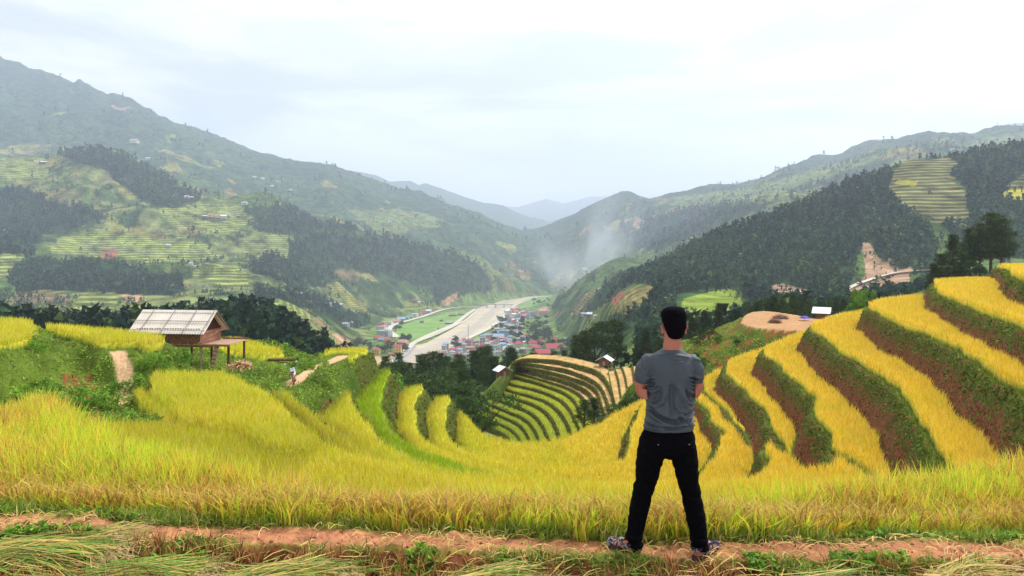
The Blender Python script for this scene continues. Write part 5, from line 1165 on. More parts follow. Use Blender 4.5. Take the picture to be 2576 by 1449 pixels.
def stilt_hut():
    Yh = 44.2; X0, Y0 = PD(452, Yh); zg = EYE-6.95
    t = empty('stilt_hut', (X0, Y0, zg), R(-7), 'wooden stilt hut with pale corrugated roof, side deck and ladder above the left terraces', 'hut')
    ridge = 3.12; eave = 1.86; floor_ = 1.18; hw = 1.18; L2 = 2.5; rw = 1.5
    for nm, s in (('roof_sheet', -1), ('roof_sheet', 1)):
        for a, b, off in ((.0, .56, .0), (.52, 1.0, -.02)):
            V, F = corr_sheet(-L2-.02, L2, s*rw*b, ridge-(ridge-eave)*b+off, s*rw*a, ridge-(ridge-eave)*a+off, .17, .022)
            mixmesh(nm, V, F, M_roofw, t)
    V = []; F = []; 
    for s in (-1, 1):
        k = len(V); V += [(-L2, 0, ridge+.05), (L2+.03, 0, ridge+.05), (L2+.03, s*.17, ridge-.10), (-L2, s*.17, ridge-.10)]; F.append((k, k+1, k+2, k+3))
    mixmesh('ridge_cap', V, F, M_roofw, t)
    def on(x, q, lift=.055): return (x, -rw*q, ridge-(ridge-eave)*q+lift)
    for x in (-1.72, -.28, 1.15, 2.36):
        V = []; F = []; bar(V, F, on(x+.02, -.02), on(x-.05, 1.06), .028); mixmesh('roof_pole', V, F, M_pole, t)
    for q in (.50, .90):
        V = []; F = []; bar(V, F, on(-L2-.28, q, .08), on(L2-.02, q+.02, .08), .022); mixmesh('roof_pole', V, F, M_pole, t)
    # gable triangle and wall plate under the roof, right end
    for s in (-1, 1):
        V = []; F = []; x = s*(L2-.42)
        V += [(x, -hw, eave+.1), (x, hw, eave+.1), (x, 0, ridge-.12), (x+.03, -hw, eave+.1), (x+.03, hw, eave+.1), (x+.03, 0, ridge-.12)]
        F += [(0, 1, 2), (3, 5, 4), (0, 3, 4, 1), (1, 4, 5, 2), (2, 5, 3, 0)]; mixmesh('gable_board', V, F, M_shadew, t)
        V = []; F = []; bar(V, F, (s*(L2-.05), -.02, ridge-.06), (s*(L2-.05), rw, eave-.02), .03); bar(V, F, (s*(L2-.05), -rw*.95, eave+.0), (s*(L2-.05), rw, eave-.02), .04); mixmesh('rafter', V, F, M_wood, t)
    # plank walls
    def wall(p0, p1, z0, z1, name, m, w=.17):
        V = []; F = []; dx, dy = p1[0]-p0[0], p1[1]-p0[1]; ln = math.hypot(dx, dy); n = max(1, int(ln/w)); a = math.atan2(dy, dx)
        for i in range(n):
            f = (i+.5)/n; th = .022+.014*random.random(); box(V, F, (p0[0]+dx*f, p0[1]+dy*f, z0), (ln/n*.965, th, (z1-z0)-.02*random.random()), a)
        o = mixmesh(name, V, F, m, t); return o
    wx = L2-.42
    wall((-wx, -hw), (wx, -hw), floor_, eave+.28, 'wall', M_wood); wall((-wx, hw), (wx, hw), floor_, eave+.25, 'wall', M_wood)
    wall((wx, -hw), (wx, hw), floor_, eave+.12, 'wall', mat('reddish planks', (.36, .17, .11), rough=.85, nscale=6., namt=.3)); wall((-wx, -hw), (-wx, hw), floor_, eave+.12, 'wall', M_wood)
    for y in (-hw-.06, 0, hw):
        V = []; F = []; box(V, F, (.4, y, floor_-.16), (2*wx+1.0, .12, .14)); mixmesh('floor_beam', V, F, M_wood, t)
    V = []; F = []
    for i in range(11): box(V, F, (wx+.06+.16*i+.08, .15, floor_-.015), (.152, 2*hw+.1, .03), R(0))
    mixmesh('deck', V, F, M_wood2, t)
    V = []; F = []; box(V, F, (wx+.9, hw+.22, floor_+.02), (1.8, .05, .10)); box(V, F, (wx+.9, -hw+.08, floor_-.11), (1.8, .07, .09)); mixmesh('deck_edge', V, F, mat('reddish timber', (.32, .14, .09), rough=.8, nscale=5.), t)
    for (x, y) in ((-wx+.1, -hw), (-wx+.1, hw), (0.1, -hw+.1), (.1, hw), (wx-.55, hw-.1), (wx+.05, -hw+.02), (wx+.7, hw-.3), (wx+1.6, hw)):
        V = []; F = []; bar(V, F, (x, y, -.35 if y < 0 else -.5), (x, y, floor_-.02), .085, .075, 8); mixmesh('post', V, F, M_wood2 if y < 0 else M_wood, t)
    # ladder: broad notched board
    V = []; F = []; a = Vector((wx+.92, -hw-.25, -.1)); b = Vector((wx+1.05, -hw+.12, floor_+.0)); d = (b-a)
    k = len(V)
    for p in (a, b):
        for ox, oy in ((-.13, 0), (.13, 0), (.13, .06), (-.13, .06)): V.append((p.x+ox, p.y+oy, p.z))
    F += [(0, 1, 5, 4), (1, 2, 6, 5), (2, 3, 7, 6), (3, 0, 4, 7), (4, 5, 6, 7), (3, 2, 1, 0)]
    ld = mixmesh('ladder', V, F, M_wood2, t)
    for i in range(5):
        p = a+d*((i+.8)/5.6); V = []; F = []; box(V, F, (p.x, p.y-.022, p.z), (.27, .04, .028)); mixmesh('rung', V, F, mat('dark timber', (.12, .05, .04)) if i == 0 else bpy.data.materials['dark timber'], ld)
    V = []; F = []; bar(V, F, (wx-.1, -hw-.1, floor_+.05), (wx+.75, -hw+.75, floor_+.72), .035); mixmesh('brace', V, F, M_wood2, t)
    # swept red earth under the hut
    n = 40; pts = [(X0+1.9+1.9*math.cos(6.283*i/n)*(1+.12*math.sin(3*i)), Y0-.2+1.9*math.sin(6.283*i/n)*(1+.1*math.cos(5*i))) for i in range(n)]
    zz = [float(gz(*p)[0])+.03 for p in pts]; V = [(p[0], p[1], z) for p, z in zip(pts, zz)]+[(X0+1.9, Y0-.2, float(gz(X0+1.9, Y0-.2)[0])+.05)]
    o = mixmesh('bare_earth', V, [(i, (i+1) % n, n) for i in range(n)], mat('red earth', (.36, .13, .08), rough=1., nscale=2., namt=.3)); tag(o, kind='structure')
    # grey boulder-like rock heap with straw
    return t
stilt_hut()
# small field huts
M_white = mat('white sheet roof', (.80, .80, .80), rough=.5, nscale=1., namt=.05)
def small_hut(x, y, Y, w, label, rz, zdrop=.0, D=None, roofm=None, wallm=None, stilts=.7):
    D = D if D is not None else (y-HY)*Y/FL
    X = (x-HX)/FL*Y; t = empty('field_hut', (X, Y, EYE-D), rz, label, 'hut'); h = w*.42; d = w*.85
    V = []; F = []; box(V, F, (0, 0, stilts), (w*.78, d*.8, h)); mixmesh('wall', V, F, wallm or M_wood, t)
    for sx in (-1, 1):
        for sy in (-1, 1):
            V = []; F = []; bar(V, F, (sx*w*.36, sy*d*.38, -.4), (sx*w*.36, sy*d*.38, stilts+.01), .06); mixmesh('post', V, F, M_wood2, t)
    for s in (-1, 1):
        V, F = corr_sheet(-d*.62, d*.62, s*w*.62, stilts+h-.12, 0, stilts+h+w*.30, .2, .018)
        V = [(p[1], p[0], p[2]) for p in V]; F = [f[::-1] for f in F]; mixmesh('roof_sheet', V, F, roofm or M_white, t)
    V = []; F = []; V = [(-w*.38, -d*.4, stilts+h), (w*.38, -d*.4, stilts+h), (0, -d*.4, stilts+h+w*.2), (-w*.38, -d*.37, stilts+h), (w*.38, -d*.37, stilts+h), (0, -d*.37, stilts+h+w*.2)]
    mixmesh('gable_board', V, [(0, 1, 2), (3, 5, 4), (0, 3, 4, 1), (1, 4, 5, 2), (2, 5, 3, 0)], wallm or M_wood, t)
    V = []; F = []; box(V, F, (0, -d*.405, stilts+.05), (w*.2, .04, h*.75)); mixmesh('door', V, F, M_wood2, t)
    return t
small_hut(1522, 943, 144, 2.7, 'small wooden field hut with white gable roof on top of the harvested hill terraces', R(-22), D=24.4)
small_hut(1264, 953, 138, 2.6, 'small white roofed hut at the left edge of the terraced hill, among trees', R(30), D=25.4)
small_hut(2068, 803, 108, 2.5, 'white sheet roofed hut half hidden behind the right rice terraces', R(60), D=10.9, stilts=.3)
# blue parasol in the harvested field
def parasol():
    X, Y = PD(2024, 104); z = EYE-10.5
    t = empty('blue_umbrella', (X, Y, z), 0, 'blue umbrella open on the ground at the far right of the harvested brown field', 'umbrella')
    n = 10; V = [(0, 0, .75)]; 
    for r, zz in ((.45, .62), (.8, .36)):
        for i in range(n): V.append((math.cos(6.283*i/n)*r, math.sin(6.283*i/n)*r, zz))
    F = [(0, 1+i, 1+(i+1) % n) for i in range(n)]+[(1+i, 1+n+i, 1+n+(i+1) % n, 1+(i+1) % n) for i in range(n)]
    mixmesh('canopy', V, F, mat('blue cloth', (.05, .06, .35), rough=.6, nscale=3.), t); V = []; F = []; bar(V, F, (0, 0, 0), (0, 0, .76), .02); mixmesh('shaft', V, F, M_pole, t)
parasol()
def heap(x, y, Y, D, r, label, col=(.34, .20, .12)):
    X = (x-HX)/FL*Y; t = empty('straw_heap', (X, Y, EYE-D), 0, label, 'straw heap')
    n = 500; q = rng.random(n); a = rng.random(n)*6.28; rr = r*np.sqrt(q); V, F, m_ = straw_mesh(np.cos(a)*rr, np.sin(a)*rr, .05+.5*r*(1-q)*rng.random(n), .45*r+.4*r*rng.random(n), rng.random(n)*6.28, rng.normal(0, .5, n), .02*np.ones(n), rng.normal(0, .4, n))
    np_mesh('stalks', V, F, np.repeat(np.array(col)*(.6+.8*rng.random(n))[:, None], m_, axis=0), M_straw, t)
heap(1950, 812, 101, 10.45, .9, 'left straw heap on the harvested brown field'); heap(1963, 803, 107, 10.45, 1.1, 'right straw heap on the harvested brown field')
heap(604, 917, 42.5, 7.15, .65, 'small straw heap on pale stones right of the stilt hut', (.60, .38, .18))
V = []; F = []; X_, Y_ = PD(715, 52); z_ = float(gz(X_, Y_)[0]); bar(V, F, (X_-1.2, Y_, z_+.25), (X_+1.0, Y_+.2, z_+.2), .10, .09, 8); o = mixmesh('log', V, F, M_wood); tag(o, 'dark log lying on the bare patch above the parked motorbike', 'log')
# ------------------------------------------------------------------ motorbike
def motorbike():
    Yb = 44.8; X, Y = PD(742, Yb); z = float(gz(X, Y)[0])
    t = empty('motorbike', (X, Y, z), R(14), 'parked white motorbike with red tail light and round mirrors on the dirt track', 'motorbike'); t.rotation_euler = (0, R(-13), R(14))
    mb = mat('black rubber', (.02, .018, .018), rough=.8); md = mat('dusty rubber', (.30, .13, .09), rough=.95); mw = mat('white paint', (.80, .82, .80), rough=.25, spec=.5, nscale=5., namt=.05); mk = mat('black plastic', (.02, .02, .022), rough=.4, spec=.4); mr_ = mat('red lens', (.60, .01, .02), rough=.2, spec=.6); mc = mat('chrome', (.7, .7, .72), rough=.2, metallic=.9)
    def wheel(y, m):
        V = []; F = []; n = 20; R0 = .27
        for i in range(n):
            a = 6.283*i/n
            for j in range(8):
                b = 6.283*j/8; r = R0+.045*math.cos(b); V.append((.05*math.sin(b), y+math.cos(a)*r, .30+math.sin(a)*r))
        for i in range(n):
            for j in range(8): F.append((i*8+j, ((i+1) % n)*8+j, ((i+1) % n)*8+(j+1) % 8, i*8+(j+1) % 8))
        w = mixmesh('wheel', V, F, m, t, smooth=True)
        V = []; F = []; bar(V, F, (-.06, y, .30), (.06, y, .30), .045, n=10)
        for i in range(8): a = 6.283*i/8; bar(V, F, (0, y, .30), (0, y+math.cos(a)*.24, .30+math.sin(a)*.24), .008, n=4)
        mixmesh('rim', V, F, mc, w)
    wheel(-.60, md); wheel(.62, mb)
    def hull(name, prof, wd, m):
        V = []; F = []; n = len(prof)
        for s in (-1, 1): 
            for (y, zz, k) in prof: V.append((s*wd*k, y, zz))
        F.append(tuple(range(n))); F.append(tuple(range(2*n-1, n-1, -1)))
        for i in range(n): j = (i+1) % n; F.append((i, n+i, n+j, j))
        return mixmesh(name, V, F, m, t)
    hull('seat', [(-.55, .80, .8), (-.15, .76, 1), (.12, .74, .8), (.12, .68, .8), (-.5, .70, 1)], .13, mk)
    hull('tail_body', [(-.72, .76, .5), (-.60, .70, 1), (.05, .68, 1), (.12, .50, 1), (-.35, .52, .9), (-.66, .64, .8)], .12, mw)
    hull('front_body', [(.10, .52, .8), (.30, .50, 1), (.46, .82, 1), (.50, .92, .7), (.38, .90, .8), (.30, .72, .8)], .16, mw)
    V = []; F = []; box(V, F, (0, .05, .25), (.20, .36, .24)); mixmesh('engine', V, F, mc, t)
    V = []; F = []; box(V, F, (0, -.735, .64), (.17, .04, .09)); mixmesh('tail_light', V, F, mr_, t)
    V = []; F = []; box(V, F, (0, -.75, .49), (.18, .012, .13)); mixmesh('number_plate', V, F, mw, t)
    V = []; F = []; box(V, F, (0, -.70, .42), (.10, .14, .28)); mixmesh('mudguard', V, F, md, t)
    V = []; F = []; box(V, F, (0, .62, .58), (.11, .36, .04)); mixmesh('front_mudguard', V, F, mw, t)
    V = []; F = []; bar(V, F, (.13, .0, .22), (.14, -.62, .32), .045, .05, 8); mixmesh('exhaust', V, F, mc, t)
    V = []; F = []; bar(V, F, (0, .62, .30), (0, .42, .96), .03); bar(V, F, (-.33, .30, .98), (.33, .30, .98), .018); hb = mixmesh('handlebar', V, F, mk, t)
    for s in (-1, 1):
        V = []; F = []; bar(V, F, (s*.20, .34, .98), (s*.34, .36, 1.22), .01); mixmesh('mirror_stem', V, F, mk, t)
        bpy_m = []; V = []; F = []; n = 14; c = (s*.36, .35, 1.26)
        V.append((c[0], c[1]-.03, c[2]))
        for i in range(n): V.append((c[0]+math.cos(6.283*i/n)*.085, c[1], c[2]+math.sin(6.283*i/n)*.06))
        V.append((c[0], c[1]+.03, c[2])); F = [(0, 1+i, 1+(i+1) % n) for i in range(n)]+[(n+1, 1+(i+1) % n, 1+i) for i in range(n)]
        mixmesh('mirror', V, F, mw, t)
    V = []; F = []; bar(V, F, (0, .40, .86), (0, .52, .86), .09, .075, 12); mixmesh('headlight', V, F, mc, t)
    V = []; F = []; bar(V, F, (-.08, .0, .25), (-.28, -.05, .0), .014); mixmesh('side_stand', V, F, mk, t)
motorbike()
# ------------------------------------------------------------------ town in the valley
WC = dict(yellow=(.72, .46, .12), cream=(.62, .54, .36), grey=(.40, .42, .43), white=(.66, .67, .66), pink=(.56, .34, .27), blue=(.34, .42, .55), wood=(.16, .10, .07))
RC = dict(red=(.38, .09, .065), crimson=(.44, .06, .07), salmon=(.50, .25, .18), grey=(.36, .38, .40), blue=(.30, .40, .52), green=(.16, .30, .26), white=(.66, .68, .70), thatch=(.24, .18, .13))
MW = {k: mat('wall '+k, v, rough=.9, nscale=.4, namt=.15) for k, v in WC.items()}; MR = {k: mat('roof '+k, v, rough=.7, nscale=.6, namt=.2) for k, v in RC.items()}
M_win = mat('dark window', (.03, .035, .045), rough=.15, spec=.5)
hcount = {}
def house(X, Y, Z, w, d, h, rz, wall_, roof_, kind, label, group, floors=1, name='house', cat='house'):
    t = empty(name, (X, Y, Z), rz, label, cat, group)
    V = []; F = []; box(V, F, (0, 0, -1.5), (w, d, h+1.5)); wl = mixmesh('wall', V, F, MW[wall_], t)
    n = max(2, int(w/3.0))
    for fl in range(floors):
        z0 = h*(fl+.35)/floors
        for sy, yy in ((-1, -d/2-.05), (1, d/2+.05)):
            if sy == 1: continue
            for i in range(n):
                V = []; F = []; box(V, F, (-w/2+w*(i+.5)/n, yy, z0), (w/n*.42, .12, h/floors*.42)); mixmesh('window', V, F, M_win, t)
    e = .6; rh = min(w, d)*.30
    if kind == 'flat':
        V = []; F = []; box(V, F, (0, 0, h+.003), (w+.5, d+.5, .45)); rf = mixmesh('roof', V, F, MR[roof_], t)
        V = []; F = []; box(V, F, (w*.2, 0, h+.46), (w*.3, d*.4, 1.7)); mixmesh('stair_head', V, F, MW[wall_], rf)
    else:
        ins = (w/2-d*.30) if kind == 'hip' and w > d*.7 else w/2+e
        V = [(-w/2-e, -d/2-e, h), (w/2+e, -d/2-e, h), (w/2+e, d/2+e, h), (-w/2-e, d/2+e, h), (-max(ins, .2), 0, h+rh), (max(ins, .2), 0, h+rh)]
        F = [(0, 1, 5, 4), (2, 3, 4, 5), (1, 2, 5), (3, 0, 4), (3, 2, 1, 0)]
        mixmesh('roof', V, F, MR[roof_], t)
    return t
def town(u, v, wu, wall_, roof_, kind, floors, label, group=None, rz=None, dep=.8):
    x, y = z6(u, v); X, Y = PF(x, y); w = wu*.2441*Y/FL; 
    Z = EYE-float(floorD(Y))
    zf = float(farz(x, Y)[0]); Z = max(Z, zf)
    if zf > Z+.5: Z = zf
    return house(X, Y+w*.3, Z, w, w*dep, 3.3*floors, R(random.uniform(-25, 25)) if rz is None else rz, wall_, roof_, kind, label, group, floors)
TL = [(395, 692, 78, 'yellow', 'red', 'hip', 2, 'yellow two storey house with red hip roof, lowest left of the town'), (612, 705, 85, 'yellow', 'red', 'hip', 4, 'tall yellow block with red roof beside the river mouth of the town'), (548, 707, 50, 'yellow', 'salmon', 'gable', 1, 'low yellow annex left of the tall yellow block'), (525, 612, 82, 'yellow', 'red', 'gable', 3, 'yellow house with steep red gable roof above the tall yellow block'), (668, 608, 105, 'pink', 'salmon', 'hip', 2, 'pink wide house with salmon roof by the green field'), (228, 582, 60, 'grey', 'crimson', 'gable', 1, 'small grey house with dark red roof at the far left of town'), (430, 545, 110, 'grey', 'red', 'gable', 1, 'long low house with red roof under the grey block'), (475, 560, 100, 'grey', 'green', 'gable', 1, 'low house with green roof under the long red roofed one'), (480, 508, 128, 'grey', 'grey', 'flat', 3, 'largest grey three storey block on the left bank'), (452, 440, 95, 'white', 'salmon', 'flat', 2, 'white building with salmon top above the grey block'), (452, 404, 92, 'pink', 'red', 'flat', 2, 'pink building with red top edge at the left bank bend'), (520, 392, 88, 'white', 'grey', 'flat', 2, 'white building with grey roof right of the pink one'), (600, 362, 84, 'white', 'salmon', 'gable', 1, 'white house with salmon gable beside the town road'), (652, 340, 76, 'blue', 'blue', 'gable', 1, 'bluish house with blue roof left of the road'), (705, 328, 66, 'grey', 'grey', 'flat', 1, 'grey flat roofed shed next to the bluish house'), (745, 318, 60, 'grey', 'green', 'gable', 1, 'house with green roof by the long town road'), (795, 302, 58, 'white', 'white', 'flat', 2, 'small white block by the long town road'), (842, 288, 56, 'white', 'red', 'gable', 1, 'white house with red roof further up the long town road'), (888, 276, 52, 'pink', 'crimson', 'gable', 1, 'pink house with crimson roof up the long road'), (938, 268, 52, 'blue', 'white', 'gable', 2, 'blue walled house with white roof near the end of the road row'), (966, 258, 52, 'pink', 'red', 'gable', 1, 'last red roofed house of the row along the left road'), (788, 226, 46, 'wood', 'red', 'gable', 1, 'lone red roofed house on the slope above the road row'), (842, 224, 32, 'white', 'white', 'gable', 1, 'tiny white roofed house on the slope right of the lone red one'), (118, 434, 70, 'wood', 'grey', 'gable', 1, 'long grey roofed shed on the left slope above the scar'), (185, 702, 52, 'white', 'grey', 'gable', 1, 'pale shed beside the road at the bottom left of town'),
 (2110, 300, 108, 'cream', 'salmon', 'hip', 4, 'tall cream school building with salmon roof on the right bank'), (2140, 262, 70, 'cream', 'salmon', 'hip', 3, 'cream building with salmon roof behind the tall school'), (1995, 298, 66, 'grey', 'grey', 'flat', 3, 'grey block left of the tall cream school'), (2012, 612, 88, 'white', 'crimson', 'hip', 2, 'red hip roofed villa, left one of the bright red roofs'), (2092, 600, 66, 'white', 'crimson', 'hip', 2, 'red hip roofed villa beside the left bright red one'), (2040, 642, 110, 'white', 'crimson', 'hip', 1, 'broad red roof in front of the two red villas'), (2230, 600, 66, 'yellow', 'crimson', 'hip', 3, 'yellow tower with red hip roof behind the long red roof'), (2236, 646, 170, 'cream', 'crimson', 'gable', 1, 'long cream building with bright red roof at the right of town'), (2112, 700, 145, 'pink', 'crimson', 'gable', 1, 'wide red roof nearest to the pines at the right of town'), (1860, 622, 84, 'cream', 'crimson', 'hip', 2, 'cream house with red hip roof left of the villas'), (1660, 525, 110, 'white', 'blue', 'gable', 1, 'long building with light blue roof in the middle of the right bank'), (2350, 575, 50, 'wood', 'grey', 'gable', 1, 'brown house at the far right edge of town'), (2560, 296, 60, 'white', 'salmon', 'gable', 1, 'white house on the slope above the right bank')]
for a in TL: town(*a)
THS = [(1185, 298, 80, 'wood', 'thatch', 'hip', 1, 'largest thatched field house in the green valley field'), (1266, 290, 60, 'wood', 'thatch', 'hip', 1, 'thatched field house right of the largest one'), (868, 366, 38, 'wood', 'thatch', 'gable', 1, 'small brown hut at the left of the green valley field'), (1068, 352, 28, 'wood', 'thatch', 'gable', 1, 'tiny hut in the middle of the green valley field'), (1150, 380, 66, 'wood', 'grey', 'gable', 1, 'grey roofed house at the edge of the green field beside the embankment'), (1040, 436, 20, 'grey', 'grey', 'flat', 1, 'tiny grey shed at the lower edge of the green field')]
for a in THS: town(*a)
GR_ = 'densely packed small houses of the valley town'
BL = [((1090, 640), (1440, 740), 26), ((1240, 560), (1500, 640), 18), ((1480, 500), (1760, 640), 26), ((1640, 420), (1900, 510), 16), ((1700, 340), (1880, 420), 12), ((1750, 240), (1990, 350), 22), ((1760, 540), (1960, 700), 16), ((1540, 640), (1760, 720), 10)]
wn = ['grey', 'white', 'pink', 'cream', 'blue', 'white']; rn_ = ['red', 'crimson', 'salmon', 'grey', 'blue', 'green', 'white', 'grey']
for (a, b, n) in BL:
    got = []
    tries = 0
    while len(got) < n and tries < 600:
        tries += 1
        u, v = random.uniform(a[0], b[0]), random.uniform(a[1], b[1])
        if any(abs(u-p[0]) < 36 and abs(v-p[1]) < 13 for p in got): continue
        if min(abs(u-q[0])+2*abs(v-q[1]) for q in TL) < 60: continue
        got.append((u, v)); r_ = random.choice(rn_); w_ = random.choice(wn); k = random.choice(['gable', 'gable', 'flat', 'hip'])
        fl_ = random.choice([1, 1, 2, 2, 3])
        town(u, v, random.uniform(36, 62), w_, r_, k, fl_, f'{"low" if fl_ == 1 else "two storey" if fl_ == 2 else "three storey"} {w_} house with {r_} {k} roof in the town right of the river', GR_)
KT = Kind(broadleaf('town_tree', 8, 4.2, 801, (.045, .085, .025), 60, 16, .5), broadleaf('town_tree', 8, 3.6, 811, (.06, .11, .03), 60, 16, .5))
TREG = [((1860, 330), (2200, 560), 60), ((1620, 330), (1760, 440), 12), ((1700, 560), (2420, 740), 34), ((170, 560), (340, 690), 14), ((440, 600), (720, 700), 12), ((1180, 560), (1250, 640), 5), ((2010, 130), (2200, 210), 12), ((580, 380), (720, 450), 5), ((1560, 440), (1900, 600), 14), ((640, 540), (760, 570), 8)]
for (a, b, n) in TREG:
    for i in range(n):
        u, v = random.uniform(a[0], b[0]), random.uniform(a[1], b[1]); x, y = z6(u, v); p = ray_far(x, y, 600, 3000)
        if p: KT.put(p[0], p[1], p[2]-.5, s=random.uniform(.8, 1.7), label='dark leafy tree standing among the houses of the valley town', cat='tree', group='trees in the valley town')
# hillside hamlets
HAM = [(515, 547, 10), (530, 545, 13), (545, 547, 13), (562, 549, 15), (575, 543, 10), (600, 546, 8), (424, 620, 10), (480, 665, 8), (490, 671, 6), (615, 515, 14), (470, 498, 10), (482, 499, 8), (165, 456-75, 10), (92, 409, 8), (110, 412, 12), (338, 360, 18), (372, 402, 10), (745, 740, 12), (760, 742, 12), (825, 770, 16), (840, 768, 14), (855, 770, 12), (778, 762, 12), (640, 768, 14), (655, 770, 12), (870, 820, 16), (1470, 795, 16), (1487, 797, 20), (1500, 799, 14), (960, 528, 8), (1010, 543, 8), (1048, 540, 8), (980, 560, 8), (700, 460, 9), (730, 482, 9), (660, 452, 9), (685, 470, 8), (640, 448, 8), (1470, 655+25, 10), (2395, 333+45, 8), (1360, 745+40, 8)]
for i, (x, y, w) in enumerate(HAM):
    p = ray_far(x, y, 250, 4300)
    if p is None: continue
    wd = w*p[1]/FL
    house(p[0], p[1], p[2], wd, wd*.8, wd*.35, R(random.uniform(-20, 20)), random.choice(['wood', 'cream', 'grey']), random.choice(['white', 'white', 'grey', 'salmon']), 'gable', 'small pale roofed farmhouse standing among fields on the far valley slope', 'farmhouses on the valley slopes')
# radio mast
def mast():
    X, Y = PF(1178, 878); z = EYE-float(floorD(Y)); t = empty('radio_mast', (X, Y, z), 0, 'tall thin lattice radio mast rising in front of the river bed', 'mast'); H = 37.; s = .9
    mm = mat('painted steel', (.22, .26, .34), rough=.5, nscale=.5)
    for a, b in ((-1, -1), (1, -1), (0, 1)):
        V = []; F = []; bar(V, F, (a*s, b*s, -1), (a*s*.35, b*s*.35, H), .16, .10); mixmesh('leg', V, F, mm, t)
    V = []; F = []; c = [(-1, -1), (1, -1), (0, 1)]; nseg = 22
    for i in range(nseg):
        z0 = H*i/nseg; z1 = H*(i+1)/nseg; f0 = s*(1-.65*i/nseg); f1 = s*(1-.65*(i+1)/nseg)
        for j in range(3): p, q = c[j], c[(j+1) % 3]; bar(V, F, (p[0]*f0, p[1]*f0, z0), (q[0]*f1, q[1]*f1, z1), .06, n=4)
    mixmesh('lattice', V, F, mm, t); V = []; F = []; bar(V, F, (0, 0, H-.5), (0, 0, H+3), .06); mixmesh('antenna', V, F, mm, t)
mast()
# mountain road cut across the scar on the right, track on the left
def draped(name, pts, w, m, y0, y1):
    out = []
    sp = smooth_poly(pts, 2)
    for x, y in sp:
        p = ray_far(x, y, y0, y1)
        if p: out.append(p)
    l, r = ribbon_pts([(p[0], p[1]) for p in out], w); V = []; F = []
    for a, b, p in zip(l, r, out): V += [(a[0], a[1], p[2]+1.5), (b[0], b[1], p[2]+1.5)]
    for i in range(len(out)-1): F.append((2*i, 2*i+1, 2*i+3, 2*i+2))
    o = np_mesh(name, V, F, None, m); bpy_fix_up(o); tag(o, kind='structure')
draped('mountain_road', [(2088, 752), (2110, 742), (2145, 724), (2175, 712), (2220, 697), (2262, 688), (2290, 686), (2345, 683)], 2.2, M_road, 350, 900)
draped('mountain_road', [(1958, 727), (1990, 734), (2025, 740)], 1.2, M_road, 350, 900)
# ------------------------------------------------------------------ the person on the dike
def loft(V, F, rings, seg=20, cap=True):
    """rings: (centre, u-axis, v-axis) ellipses -> closed tube"""
    k = len(V)
    for c, u, v in rings:
        c = Vector(c); u = Vector(u); v = Vector(v)
        for i in range(seg):
            a = 2*math.pi*i/seg; V.append(tuple(c+u*math.cos(a)+v*math.sin(a)))
    for r in range(len(rings)-1):
        for i in range(seg):
            j = (i+1) % seg; F.append((k+r*seg+i, k+r*seg+j, k+(r+1)*seg+j, k+(r+1)*seg+i))
    F.append(tuple(k+i for i in range(seg))[::-1]); n = k+(len(rings)-1)*seg; F.append(tuple(n+i for i in range(seg)))
def limb(V, F, pts, seg=14, round_=True):
    """pts: (x,y,z,r) or (x,y,z,ra,rb) joints -> tapered tube with rounded ends"""
    P_ = [Vector(p[:3]) for p in pts]; rr = [(p[3], p[4] if len(p) > 4 else p[3]) for p in pts]
    rings = []; up = Vector((0, 1, 0))
    n = len(P_)
    for i in range(n):
        d = (P_[min(i+1, n-1)]-P_[max(i-1, 0)]).normalized()
        ref = up if abs(d.dot(up)) < .9 else Vector((1, 0, 0))
        u = d.cross(ref).normalized(); v = u.cross(d).normalized()
        if i == 0 and round_:
            for t in (80, 50, 25): rings.append((P_[0]-d*rr[0][0]*math.sin(R(t)), u*rr[0][0]*math.cos(R(t)), v*rr[0][1]*math.cos(R(t))))
        rings.append((P_[i], u*rr[i][0], v*rr[i][1]))
        if i == n-1 and round_:
            for t in (25, 50, 80): rings.append((P_[i]+d*rr[i][0]*math.sin(R(t)), u*rr[i][0]*math.cos(R(t)), v*rr[i][1]*math.cos(R(t))))
    loft(V, F, rings, seg)
def ell(V, F, c, r, seg=20):
    rings = [((c[0], c[1], c[2]+r[2]*math.sin(R(t))), (r[0]*math.cos(R(t)), 0, 0), (0, r[1]*math.cos(R(t)), 0)) for t in (-85, -70, -50, -30, -10, 10, 30, 50, 70, 85)]
    loft(V, F, rings, seg)
def fuse(name, V, F, m, parent, vox=.007, sm=6, disp=None):
    """one continuous skin from the overlapping volumes"""
    o = mixmesh(name, V, F, m, None)
    md = o.modifiers.new('r', 'REMESH'); md.mode = 'VOXEL'; md.voxel_size = vox; md.use_smooth_shade = True
    ms = o.modifiers.new('s', 'SMOOTH'); ms.factor = .5; ms.iterations = sm
    dg = bpy.context.evaluated_depsgraph_get(); me = bpy.data.meshes.new_from_object(o.evaluated_get(dg)); o.modifiers.clear(); o.data = me; me.name = name
    if disp:
        n = len(me.vertices); co = np.empty(n*3, np.float32); me.vertices.foreach_get('co', co); no = np.empty(n*3, np.float32); me.vertices.foreach_get('normal', no)
        co = co.reshape(-1, 3); no = no.reshape(-1, 3); co = co+no*disp(co, no)[:, None]; me.vertices.foreach_set('co', co.ravel().astype(np.float32)); me.update()
    me.polygons.foreach_set('use_smooth', [True]*len(me.polygons))
    if m and not me.materials: me.materials.append(m)
    o.parent = parent; return o
MX, MY = 1.106, 4.87
man = empty('person', (MX, MY, 0.0), 0, 'person in grey t-shirt and black trousers standing on the dike, back to camera, arms crossed', 'person')
M_skin = mat('skin', (.37, .125, .068), rough=.55, spec=.35, nscale=14., namt=.08)
M_skin.node_tree.nodes['Principled BSDF'].inputs['Subsurface Weight'].default_value = .0
M_shirt = mat('grey jersey cloth', (.038, .047, .051), rough=.55, spec=.45, nscale=60., namt=.06, bump=.0006, bscale=500.)
